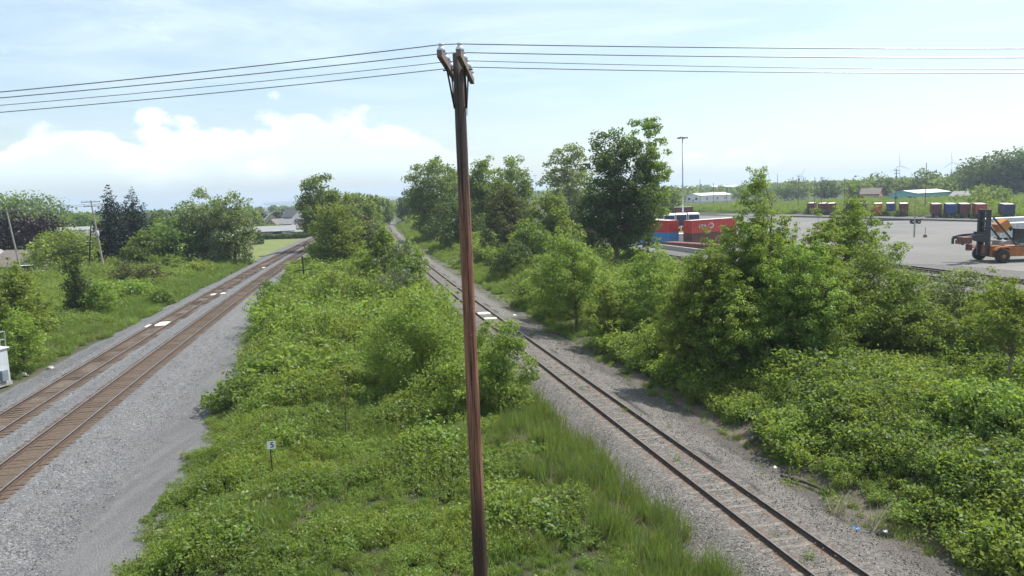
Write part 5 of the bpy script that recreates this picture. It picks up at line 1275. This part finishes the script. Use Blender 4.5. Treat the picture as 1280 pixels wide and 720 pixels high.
def container_body(L, Wd, Hh, z0, mat, parent, name='container', roof=None, frame=None):
    """corrugated box with corner posts, rails and door bars; local x = length"""
    b = MB(); pit = 0.55; dep = 0.05
    n = int((L - 0.4) / pit); x0 = -L / 2 + 0.2; st = (L - 0.4) / n
    for s in (-1, 1):
        prof = []
        for i in range(n):
            xa = x0 + i * st; prof += [(xa, 0), (xa + st * 0.35, 0), (xa + st * 0.5, dep), (xa + st * 0.85, dep)]
        prof.append((x0 + n * st, 0)); V = [(px, s * (Wd / 2 - 0.03 - d), z0 + 0.12) for px, d in prof] + [(px, s * (Wd / 2 - 0.03 - d), z0 + Hh - 0.1) for px, d in prof]
        k = len(prof); b.add(V, [(i, i + 1, k + i + 1, k + i) for i in range(k - 1)])
    b.box((0, 0, z0 + 0.07), (L - 0.3, Wd - 0.14, 0.12)); b.box((-L / 2 + 0.03, 0, z0 + Hh / 2), (0.05, Wd - 0.3, Hh - 0.2)); b.box((L / 2 - 0.03, 0, z0 + Hh / 2), (0.05, Wd - 0.3, Hh - 0.2))
    body = b.build(name, mat, parent)
    b = MB()
    for sx in (-1, 1):
        for sy in (-1, 1): b.box((sx * (L / 2 - 0.075), sy * (Wd / 2 - 0.075), z0 + Hh / 2), (0.15, 0.15, Hh))
        b.box((sx * (L / 2 - 0.075), 0, z0 + Hh - 0.06), (0.146, Wd - 0.3, 0.118)); b.box((sx * (L / 2 - 0.075), 0, z0 + 0.07), (0.146, Wd - 0.3, 0.138))
        b.box((0, sx * (Wd / 2 - 0.06), z0 + Hh - 0.05), (L - 0.3, 0.118, 0.096)); b.box((0, sx * (Wd / 2 - 0.06), z0 + 0.06), (L - 0.3, 0.118, 0.118))
    b.build('frame', frame or mat, body)
    b = MB(); b.box((0, 0, z0 + Hh - 0.01), (L - 0.32, Wd - 0.26, 0.05)); b.build('roof', roof or ROOFW, body)
    b = MB()
    for e in (-1, 1):
        for q in (-0.75, -0.3, 0.3, 0.75): b.tube([(e * (L / 2 + 0.02), q, z0 + 0.2), (e * (L / 2 + 0.02), q, z0 + Hh - 0.2)], 0.025, 5)
    b.build('door_bars', mat, body)
    return body


def wheel(x, y, r, w, parent, hubm=None):
    b = MB(); b.lathe([(r * 0.55, -w / 2), (r * 0.92, -w / 2), (r, -w * 0.35), (r, w * 0.35), (r * 0.92, w / 2), (r * 0.55, w / 2)], (0, 0, 0), 18, 0, 'y'); ty = b.build('wheel', RUBBER, parent, True); ty.location = (x, y, r)
    b = MB(); b.lathe([(r * 0.2, -w / 2 - 0.02), (r * 0.54, -w * 0.42), (r * 0.54, w * 0.42), (r * 0.2, w / 2 + 0.02)], (0, 0, 0), 14, 0, 'y'); b.build('rim', hubm or PAINT['silver'], ty, True)


def trailer_box(x, y, ang, col, lab, L=12.2, roof=None, grp='box trailers in the row beyond the yard', z=-0.04):
    """a container on a road chassis, local x along its length with the rear at -x"""
    t = empty('container_trailer', (x, y, z), ang, lab, 'trailer', grp)
    container_body(L, 2.44, 2.7, 1.25, PAINT[col], t, 'container', roof)
    b = MB()
    for s in (-0.45, 0.45): b.box((0, s, 1.1), (L - 0.2, 0.14, 0.28))
    for q in np.linspace(-L / 2 + 0.3, L / 2 - 0.3, 6): b.box((q, 0, 1.1), (0.12, 2.3, 0.16))
    b.box((-L / 2 + 0.1, 0, 0.62), (0.1, 2.2, 0.12)); 
    for s in (-0.5, 0.5): b.box((-L / 2 + 0.1, s, 0.85), (0.08, 0.08, 0.5))
    b.build('chassis', PAINT['black'], t)
    for s in (-0.5, 0.5):
        b = MB(); b.box((L / 2 - 2.6, s * 1.6, 0.52), (0.14, 0.14, 1.0)); b.box((L / 2 - 2.6, s * 1.6, 0.04), (0.3, 0.3, 0.06)); b.build('landing_leg', PAINT['black'], t)
    for ax in (-L / 2 + 1.2, -L / 2 + 2.5):
        for s in (-0.95, 0.95): wheel(ax, s, 0.5, 0.5, t)
    return t


HEAD = math.atan2(math.cos(math.radians(26)), math.sin(math.radians(26)))
ROW = [(109.4, 277.1, 'maroon', 'maroon trailer at the very far left end of the row'),
       (109.9, 268.4, 'maroon', 'maroon trailer, second from the far left end of the row'),
       (111.4, 264.6, 'maroon', 'maroon trailer, third from the far left end of the row'),
       (116.3, 260.6, 'navy', 'navy trailer mostly hidden behind the open bank tree'),
       (117.2, 253.1, 'maroon', 'maroon trailer glimpsed behind the leaves of the open bank tree'),
       (118.4, 244.9, 'red', 'bright red trailer standing left of a blue one'),
       (121.1, 242.3, 'blue', 'blue trailer between the bright red and the single maroon trailer'),
       (121.7, 235.1, 'maroon', 'single maroon trailer right of the narrow blue one'),
       (124.1, 221.2, 'maroon', 'maroon trailer left of the bright blue one, behind the bare yard pole'),
       (126.2, 217.5, 'blue', 'bright blue trailer between two maroon ones'),
       (127.9, 213.6, 'maroon', 'maroon trailer between bright blue and faded red ones'),
       (129.4, 208.7, 'brick', 'faded red trailer behind the mast of the lift truck'),
       (131.5, 200.2, 'navy', 'dark navy trailer standing alone at the near end of the row')]
for (x, y, col, lab) in ROW:
    a = HEAD; trailer_box(x + math.cos(a) * 6.1, y + math.sin(a) * 6.1, a, col, lab, roof=ROOFW)


def stack(x, y, ang, cols, labs, L=12.2, z=-0.05, cat='container', hh=2.45):
    for i, (c, l) in enumerate(zip(cols, labs)):
        t = empty('freight_container', (x, y, z + i * (hh + 0.012)), ang, l, cat, 'freight containers by the yard track'); body = container_body(L, 2.44, hh, 0, PAINT[c], t, 'body', ROOFW)
    return body


def axis_from(x, y, dx, dy, L):
    n = math.hypot(dx, dy); return x + dx / n * L / 2, y + dy / n * L / 2, math.atan2(dy, dx)


cx, cy, an = axis_from(32.8, 152.5, -0.42, 1.0, 15.5)
stack(cx, cy, an, ('sky', 'red'), ('light blue container under the red one, left of the white block', 'red container stacked on the light blue one'), 15.5)
cx, cy, an = axis_from(34.9, 149.5, 0.86, 0.5, 12.2)
bd = stack(cx, cy, an, ('brown', 'red'), ('brown container under the red one with white lettering', 'red container with white lettering stacked on the brown one'))
# the white lettering on its side is too small in the photograph to read: a short row of strokes and an arrow mark
b = MB(); r_ = random.Random(3)
for i in range(7):
    if i == 5: continue
    xx = -4.2 + i * 0.42; b.box((xx, -1.235, 1.25), (0.07, 0.012, 0.62)); b.box((xx + 0.12, -1.235, 1.25 + r_.choice((-0.24, 0.0, 0.25))), (0.17, 0.0115, 0.09)); 
    if i % 2: b.box((xx + 0.22, -1.235, 1.3), (0.06, 0.0118, 0.45))
for s in (1, -1): b.bar((-0.9, -1.235, 1.25 + s * 0.55), (-0.25, -1.235, 1.25), 0.012, 0.17, up=(0, 0, 1)); b.bar((-1.35, -1.235, 1.25 + s * 0.55), (-0.95, -1.235, 1.25 + s * 0.2), 0.012, 0.15)
b.build('lettering', PAINT['white'], bd)
cx, cy, an = axis_from(21.8, 186, -0.42, 1.0, 12.2); stack(cx, cy, an, ('brown', 'brick'), ('dark brown container under a faded red one behind the tallest tree', 'faded red container stacked left behind the tallest dark tree'), 12.2)
stack(58, 255, 0.05, ('maroon',), ('maroon container standing behind the white-framed navy trailers',), 6.1, z=2.3)
stack(58, 255, 0.05, ('navy',), ('dark container underneath the maroon one behind the floodlight mast',), 6.1, z=-0.15)
for i, (x, y, lab) in enumerate(((42.9, 204.5, 'white-framed navy trailer end left of the floodlight mast'), (46.4, 206.2, 'white-framed navy trailer end right behind the floodlight mast'), (49.6, 205.8, 'white-framed navy trailer end right of the floodlight mast'))):
    t = empty('box_trailer', (x, y, -0.05), 1.36, lab, 'trailer', 'white-framed trailers at the loading place')
    container_body(13.6, 2.9, 3.1, 1.2, PAINT['navy'], t, 'container', PAINT['white'], PAINT['white'])
    b = MB(); b.box((0, 0, 1.05), (13.0, 1.2, 0.25)); b.box((-6.6, 0, 0.6), (0.1, 2.3, 0.12)); b.build('chassis', PAINT['black'], t)
    for ax in (-5.4, -4.1):
        for s in (-1.0, 1.0): wheel(ax, s, 0.5, 0.5, t)
bo = empty('bollard', (39.8, 186, -0.05), 0, 'yellow safety bollard before the navy trailers, leftmost of the yellow row', 'bollard', 'yellow bollards between the container stacks')
b = MB(); b.lathe([(0.22, 0), (0.22, 1.9), (0.12, 2.0)], (0, 0, 0), 10); b.build('post', PAINT['yellow'], bo); b = MB(); b.lathe([(0.4, 0), (0.4, 0.3), (0.35, 0.34)], (0, 0, 0), 10); b.build('base', plain('concrete', (0.30, 0.29, 0.27)), bo)
for i, (x, y) in enumerate(((40.9, 186.5), (41.6, 185), (42.9, 186), (43.4, 184.6))):
    c = copy_tree(bo); c.location = (x, y, -0.05); c['label'] = 'yellow safety bollard before the navy trailers, %s from the left of the yellow row' % ('second', 'third', 'fourth', 'fifth')[i]
blk = empty('loading_block', (34.9, 158.5, -0.05), 0.1, 'white block-shaped loading dock between the two red container stacks', 'loading dock')
b = MB(); b.box((0, 0, 0.95), (2.9, 3.0, 1.9), 0, bev=0.04); b.build('block', PAINT['white'], blk); b = MB(); b.box((0, -1.52, 1.75), (2.7, 0.06, 0.12)); b.build('bumper', plain('dock grey', (0.35, 0.34, 0.33)), blk)


def wagon(p, q, lab):
    p, q = Vector((*p, -0.05)), Vector((*q, -0.05)); d = q - p; L = d.length; t = empty('flat_wagon', (p + q) / 2, math.atan2(d.y, d.x), lab, 'rail wagon')
    b = MB(); b.box((0, 0, 1.0), (L, 2.6, 0.35)); 
    for s in (-1, 1):
        b.prism([(-L / 2, 0.85), (L / 2, 0.85), (L / 2 - 2.4, 0.45), (-L / 2 + 2.4, 0.45)], s * 1.2 - 0.08, s * 1.2 + 0.08)
        for k in range(7): b.box((-L / 2 + (k + 0.5) * L / 7, s * 1.33, 1.0), (0.1, 0.06, 0.5))
    b.build('deck', PAINT['brown'], t)
    for e in (-1, 1):
        b = MB(); b.box((e * (L / 2 - 2.2), 0, 0.62), (2.5, 2.0, 0.25)); bg = b.build('bogie', PAINT['black'], t)
        for ax in (-0.85, 0.85):
            for s in (-0.75, 0.75):
                b = MB(); b.lathe([(0.2, -0.07), (0.42, -0.06), (0.42, 0.06), (0.2, 0.07)], (e * (L / 2 - 2.2) + ax, s, 0.42 + 0.12), 16, 0, 'y'); b.build('wheel', IRON, bg, True)
        b = MB(); b.box((e * (L / 2 + 0.35), 0, 0.9), (0.7, 0.3, 0.3)); b.build('coupler', IRON, t)


wagon((30.3, 146.0), (36.9, 133.5), 'empty dark brown flat wagon in front of the red containers')
kb = empty('retaining_kerb', (30.0, 139.5, -0.06), math.atan2(-16, 4.5), 'long low pale concrete wall along the yard track before the wagon', 'low wall')
b = MB(); b.box((0, 0, 0.35), (24, 0.5, 0.9), 0, bev=0.04); b.build('wall', plain('concrete pale', (0.36, 0.34, 0.31), 0.9, var=0.2), kb)
mnd = MB(); rr = random.Random(4)
for i in range(40): mnd.box((rr.gauss(0, 2.0), rr.gauss(0, 0.7), max(0.1, 0.7 - rr.random() * 0.6)), (rr.uniform(0.6, 2.4), 0.22, 0.2), 0, Matrix.Rotation(rr.uniform(-0.5, 0.5) - 0.3, 3, 'Z') @ Matrix.Rotation(rr.uniform(-0.3, 0.3), 3, 'Y'))
o = mnd.build('sleeper_pile', plain('old sleepers dark', (0.05, 0.04, 0.036), 0.9)); o.location = (28.8, 149, -0.05); tag(o, 'dark heap of old sleepers left of the empty flat wagon', 'pile')


def empty_chassis(x, y, ang, lab):
    t = empty('empty_chassis', (x, y, -0.05), ang, lab, 'trailer chassis'); b = MB(); L = 12
    for s in (-0.5, 0.5): b.box((0, s, 1.05), (L, 0.16, 0.34))
    for q in np.linspace(-L / 2 + 0.2, L / 2 - 0.2, 6): b.box((q, 0, 1.05), (0.2, 2.4, 0.24))
    b.build('frame', PAINT['navy'], t)
    for ax in (-4.9, -3.6):
        for s in (-0.95, 0.95): wheel(ax, s, 0.52, 0.5, t)
    for s in (-0.6, 0.6):
        b = MB(); b.box((3.4, s, 0.52), (0.15, 0.15, 1.0)); b.build('landing_leg', PAINT['navy'], t)


empty_chassis(100.5, 197.5, math.pi - 0.35, 'empty navy trailer chassis on the paving before the far track')
for i, (x, y, lab) in enumerate(((99.5, 150, 'silver trailer parked behind the lift truck, farther of two'), (93.5, 136.5, 'silver slatted trailer parked behind the lift truck, nearer of two'))):
    t = empty('silver_trailer', (x, y, -0.05), 0.12, lab, 'trailer', 'silver trailers behind the lift truck'); body = container_body(13.5, 2.5, 2.2 if i == 0 else 2.5, 0.6 if i else 1.1, PAINT['silver'], t, 'container', PAINT['white'], PAINT['white'])
    b = MB()
    for q in np.linspace(-6.5, 6.5, 14): b.box((q, -1.28, 1.9), (0.09, 0.06, 2.3 if i else 2.0))
    b.build('ribs', PAINT['white'] if i == 0 else PAINT['silver'], body); b = MB(); b.box((0, 0, 0.55), (13.2, 1.4, 0.25)); b.build('chassis', PAINT['brick'], t)
    for ax in (-5.2, -3.9):
        for s in (-0.95, 0.95): wheel(ax, s, 0.5, 0.5, t)


def lift_truck():
    """container handler seen from its left side: mast and lifting arms face -x, rear ballast at +x"""
    t = empty('lift_truck', (65.3, 103.0, -0.05), 0.0, 'orange container lift truck with black twin mast on the paved yard', 'lift truck')
    OR, BK = PAINT['orange'], PAINT['black']; NV = plain('mast blue black', (0.022, 0.022, 0.035), 0.5)
    b = MB(); b.prism([(-0.9, 0.75), (9.4, 0.75), (9.4, 1.9), (8.6, 2.25), (5.6, 2.25), (5.2, 2.0), (1.4, 2.0), (0.6, 2.3), (-0.9, 2.2)], -1.75, 1.75); b.box((7.4, 0, 1.45), (3.4, 3.7, 1.7), 0, bev=0.15); body = b.build('chassis', OR, t)
    b = MB()
    for s in (-1, 1): b.prism([(-1.05, 1.75), (-0.6, 2.15), (0.6, 2.15), (1.05, 1.75), (1.0, 1.65), (0.55, 2.05), (-0.55, 2.05), (-1.0, 1.65)], s * 2.35 - 0.45, s * 2.35 + 0.45)
    b.build('mudguards', OR, t)
    for s in (-2.5, 2.5): wheel(0, s, 0.88, 0.75, t, OR)
    for s in (-1.55, 1.55): wheel(6.9, s, 0.82, 0.6, t, OR)
    b = MB(); b.tube([(0, -2.2, 0.88), (0, 2.2, 0.88)], 0.3, 10); b.build('axle', BK, t)
    for s in (-0.95, 0.95):
        b = MB(); b.box((-1.05, s, 3.95), (0.5, 0.42, 6.3), 0, bev=0.03); b.box((-0.72, s * 0.72, 3.9), (0.26, 0.2, 6.1)); b.build('mast_column', NV, t)
    b = MB()
    for z in (1.0, 3.3, 4.6, 5.5, 6.9): b.box((-0.95, 0, z), (0.3, 1.5, 0.26))
    b.tube([(-0.75, 0, 1.0), (-0.75, 0, 5.6)], 0.12, 8); b.build('mast_crossbars', NV, t)
    for s in (-1, 1):
        b = MB(); b.bar((-0.6, s * 1.2, 6.0), (2.6, s * 1.3, 2.2), 0.18, 0.18); b.build('tilt_cylinder', BK, t)
    b = MB(); b.box((-1.5, 0, 3.4), (0.3, 2.6, 1.3)); b.build('carriage', NV, t)
    for s in (-1.15, 1.15):
        b = MB(); b.prism([(-1.4, 2.95), (-1.4, 3.85), (-3.4, 3.75), (-4.5, 3.5), (-4.5, 3.15), (-3.2, 3.1)], s - 0.22, s + 0.22); b.box((-4.55, s, 2.85), (0.22, 0.3, 0.8)); b.build('lifting_arm', NV, t)
    b = MB(); b.box((-4.6, -1.6, 3.15), (1.3, 1.5, 0.9), 0, bev=0.06); b.box((-5.2, -1.6, 2.9), (0.5, 1.3, 0.5)); b.build('spreader_head', PAINT['brown'], t)
    b = MB(); b.box((-3.9, -1.5, 2.15), (0.62, 0.6, 0.85), 0, bev=0.04); b.tube([(-3.9, -1.5, 2.5), (-3.9, -1.5, 3.0)], 0.05, 6); b.build('twist_lock', PAINT['maroon'], t)
    R = Matrix.Rotation(math.radians(-32), 3, 'Y')
    b = MB(); b.box((1.75, 0.6, 4.75), (1.5, 1.6, 1.35), 0, R, bev=0.06); cab = b.build('engine_cover', plain('cover orange', (0.46, 0.19, 0.035), 0.5, var=0.12), t)
    b = MB(); b.box((2.45, -0.205, 4.35), (0.5, 0.03, 0.5), 0, R); b.build('vent', BK, cab)
    b = MB()
    for px in (3.1, 5.3):
        for py in (-1.3, 0.2): b.box((px, py, 3.25), (0.10, 0.10, 2.1))
    b.box((4.2, -0.55, 4.33), (2.5, 1.8, 0.12)); cb = b.build('cab_frame', BK, t)
    b = MB(); b.box((4.2, -0.55, 3.35), (2.14, 1.42, 1.8)); b.build('cab_glass', plain('cab glass dark', (0.05, 0.06, 0.065), 0.1), cb)
    b = MB(); b.box((4.2, -0.55, 2.3), (2.4, 1.7, 0.3)); b.build('cab_floor', plain('machine grey', (0.3, 0.3, 0.29)), cb)
    b = MB(); b.box((1.6, 0, 2.5), (1.6, 2.2, 0.5)); b.tube([(0.4, -1.0, 2.4), (1.6, -1.3, 2.9), (2.6, -1.2, 2.5)], 0.10, 7); b.build('hydraulics', plain('machine grey', (0.3, 0.3, 0.29)), t)
    b = MB(); b.tube([(6.2, 0.9, 2.2), (6.2, 0.9, 3.3)], 0.12, 8); b.build('exhaust', BK, t)
    b = MB(); b.box((5.0, -1.78, 1.3), (0.9, 0.06, 0.9)); b.build('step', BK, t)


lift_truck()

# ------------------------------------------------------------------ buildings
WALLS = {'cream': plain('wall cream', (0.50, 0.45, 0.36), 0.9, var=0.06), 'pink': plain('wall brick pink', (0.36, 0.20, 0.16), 0.9, var=0.1), 'white': plain('wall white', (0.72, 0.72, 0.70), 0.8, var=0.05), 'grey': plain('wall grey', (0.34, 0.34, 0.34), 0.9, var=0.06), 'teal': plain('wall teal sheet', (0.16, 0.40, 0.42), 0.6, var=0.06), 'blue': plain('wall blue', (0.07, 0.15, 0.38), 0.6, var=0.06)}
ROOFS = {'grey': plain('roof grey shingle', (0.26, 0.25, 0.25), 0.9, var=0.12), 'brown': plain('roof brown shingle', (0.17, 0.14, 0.125), 0.9, var=0.12), 'pale': plain('roof pale', (0.22, 0.225, 0.23), 0.8, var=0.08), 'white': plain('roof white sheet', (0.80, 0.80, 0.79), 0.5, var=0.05), 'dark': plain('roof dark', (0.09, 0.09, 0.10), 0.8)}
GLASS = plain('window glass', (0.03, 0.04, 0.05), 0.08)
TRIM = plain('trim white', (0.72, 0.72, 0.70), 0.6, var=0.04)


def house(name, x, y, w, d, hw, hr, rz, wall, roof, lab, cat='house', chimney=False, grp=None):
    """gable end faces local -y, ridge along local y"""
    t = empty(name, (x, y, gz(x, y)), rz, lab, cat, grp)
    b = MB(); b.prism([(-w / 2, -0.4), (w / 2, -0.4), (w / 2, hw), (0, hw + hr), (-w / 2, hw)], -d / 2, d / 2); b.build('wall', WALLS[wall], t)
    b = MB(); e = 0.45; k = hr / (w / 2)
    for s in (-1, 1): b.prism([(0, hw + hr + 0.02), (0, hw + hr + 0.2), (s * (w / 2 + e), hw - e * k + 0.2), (s * (w / 2 + e), hw - e * k + 0.02)], -d / 2 - e, d / 2 + e)
    rf = b.build('roof', ROOFS[roof], t)
    if chimney: b = MB(); b.box((w * 0.15, d * 0.1, hw + hr + 0.3), (0.7, 0.7, 1.6)); b.build('chimney', WALLS['pink'], rf)
    def win(cx, cy, cz, ww, hh, side):
        b = MB(); b.box((cx, cy, cz), (ww, 0.1, hh) if side == 'y' else (0.1, ww, hh)); f = b.build('window', TRIM, t)
        b = MB(); o2 = -0.06 if side == 'y' else math.copysign(0.06, cx)
        b.box((cx, cy + o2, cz) if side == 'y' else (cx + o2, cy, cz), (ww - 0.24, 0.03, hh - 0.24) if side == 'y' else (0.03, ww - 0.24, hh - 0.24)); b.build('pane', GLASS, f)
    for q in (-0.25, 0.25): win(q * w, -d / 2 - 0.04, hw * 0.5, w * 0.16, hw * 0.45, 'y')
    if hr > 1.8: win(0, -d / 2 - 0.04, hw + hr * 0.3, 1.1, 1.2, 'y')
    for s in (-1, 1):
        for q in (-0.28, 0.05, 0.3): win(s * (w / 2 + 0.04), q * d, hw * 0.5, 1.2, hw * 0.42, 'x')
    b = MB(); b.box((0.02 * w, -d / 2 - 0.05, 1.0), (0.95, 0.1, 2.05)); b.build('door', plain('door dark', (0.10, 0.07, 0.05)), t)
    return t


G1 = 'gabled houses beyond the mown lawn'
house('gable_house', -108.5, 345, 7.0, 11, 3.2, 3.4, 0.5, 'cream', 'grey', 'cream gabled house with grey roof, leftmost beyond the lawn', grp=G1)
house('gable_house', -102.0, 335, 5.6, 8, 1.6, 2.4, -0.35, 'cream', 'brown', 'cream house with brown gable turned to the tracks, beyond the shed', grp=G1)
house('gable_house', -97.5, 334, 5.5, 8, 1.9, 1.9, 1.25, 'grey', 'pale', 'small house with pale roof between the gabled houses', grp=G1)
house('gable_house', -105.0, 374, 8.0, 11, 4.0, 3.6, 0.9, 'grey', 'dark', 'dark-gabled grey house farther behind the small pale roof', grp=G1)
house('gable_house', -95.0, 358, 8.5, 12, 3.4, 3.4, 0.8, 'pink', 'pale', 'pink brick house with pale roof, closest to the tracks', chimney=True, grp=G1)
house('long_shed', -82.6, 256, 8.5, 20, 2.0, 1.5, -1.30, 'grey', 'pale', 'long low grey shed with plain roof at the far edge of the lawn', 'shed')
house('open_shed', -67.6, 251, 3.4, 5.2, 1.9, 0.35, -1.35, 'grey', 'pale', 'tiny flat shed under the trees at the end of the hedge', 'shed')
house('flat_house', -133.3, 234, 9, 9, 5.2, 0.8, -1.2, 'white', 'pale', 'pale low-roofed building behind the round yellow-green tree', 'building')
house('gable_house', -110.3, 203, 8.0, 9, 3.0, 2.9, 0.9, 'pink', 'grey', 'house with white gable boards right behind the leaning utility pole', grp='houses left of the tracks', chimney=True)
house('gable_house', -97.5, 152, 9, 10, 1.2, 2.6, 1.1, 'grey', 'brown', 'brown roofed house at the foot of the left utility pole', grp='houses left of the tracks')
house('gable_house', -108, 158, 9, 9, 1.8, 2.4, 0.4, 'pink', 'grey', 'house at the left picture edge under the purple tree', grp='houses left of the tracks')


def hedge():
    rng = np.random.default_rng(5); n = 9000; u = rng.random(n); A = np.array([-90.0, 233, 0]); B_ = np.array([-63.5, 247, 0]); P = A + (B_ - A) * u[:, None] + np.stack([rng.normal(size=n) * 0.5, rng.normal(size=n) * 0.5, rng.random(n) * (1.6 + 0.3 * np.sin(u * 40))], 1); P[:, 2] += ground_z(P[:, 0], P[:, 1])
    V, F = leaf_cards(P, np.full(n, 0.45), rng); o = link('hedge', np_mesh('hedge', V, F, tint=rng.uniform(0.2, 0.7, n).repeat(4)), LEAF['dark_green']); tag(o, 'long dark clipped hedge between the mown lawn and the grey shed', 'hedge')


hedge()


def car(x, y, rz, paint, lab, L=4.5, van=False):
    t = empty('parked_car', (x, y, gz(x, y) + 0.05), rz, lab, 'car', 'cars parked by the houses'); h = 2.0 if van else 1.45; w = 1.8
    b = MB(); b.prism([(-L / 2, 0.35), (L / 2, 0.35), (L / 2, 0.75), (L / 2 - 0.15, 0.9), (L / 2 - 1.2, 0.98), (-L / 2 + 0.3, 0.98), (-L / 2, 0.85)], -w / 2, w / 2); body = b.build('body', paint, t)
    b = MB(); b.prism([(-L / 2 + 0.3, 0.98), (L / 2 - 1.2, 0.98), (L / 2 - 1.9, h), (-L / 2 + 0.7, h)], -w / 2 + 0.12, w / 2 - 0.12); c = b.build('cabin', GLASS, t)
    b = MB(); b.box((-0.6, 0, h + 0.02), (L - 2.5, w - 0.22, 0.05)); b.build('roof', paint, c)
    for ax in (-L / 2 + 0.8, L / 2 - 0.85):
        for s in (-0.8, 0.8): wheel(ax, s, 0.32, 0.2, t)


car(-76.5, 252, 0.5, PAINT['white'], 'white car parked beyond the hedge, right of the long grey shed', 4.8, True)
car(-71.5, 254, 0.2, PAINT['white'], 'white car parked between the long shed and the tiny shed')
car(-87.0, 137, 0.3, PAINT['white'], 'white car parked below the left utility pole', 4.8, True)
car(-83.0, 139, 0.3, PAINT['silver'], 'silver car parked next to the white car below the pole')
car(-73.0, 134.5, 0.9, PAINT['blue'], 'blue car parked at the foot of the black leaning pole', 4.0)

house('teal_shed', 214, 398, 15, 30, 4.2, 1.4, -1.02, 'teal', 'white', 'teal metal shed with white roof beyond the trailers', 'shed')
house('grey_house', 222, 372, 9, 10, 2.4, 2.2, 0.6, 'grey', 'grey', 'grey roofed house just right of the teal shed', grp='houses right behind the yard')
house('grey_house', 233, 372, 9, 10, 2.2, 2.2, 0.9, 'cream', 'dark', 'dark roofed house farther right of the teal shed', grp='houses right behind the yard')
house('grey_house', 204, 430, 9, 10, 4.0, 3.0, 0.9, 'pink', 'brown', 'brown house peeping over the left end of the teal shed', grp='houses right behind the yard')
house('white_warehouse', 150, 575, 16, 30, 4.6, 1.6, -1.1, 'white', 'white', 'white low warehouse beside the floodlight mast', 'warehouse')
house('blue_warehouse', 262, 830, 22, 60, 6.0, 1.2, -1.1, 'blue', 'white', 'long blue factory hall far beyond the white warehouse', 'factory')
house('pale_factory', 300, 1250, 40, 170, 9.5, 2.0, -1.25, 'white', 'white', 'very long pale factory hall on the far horizon', 'factory')
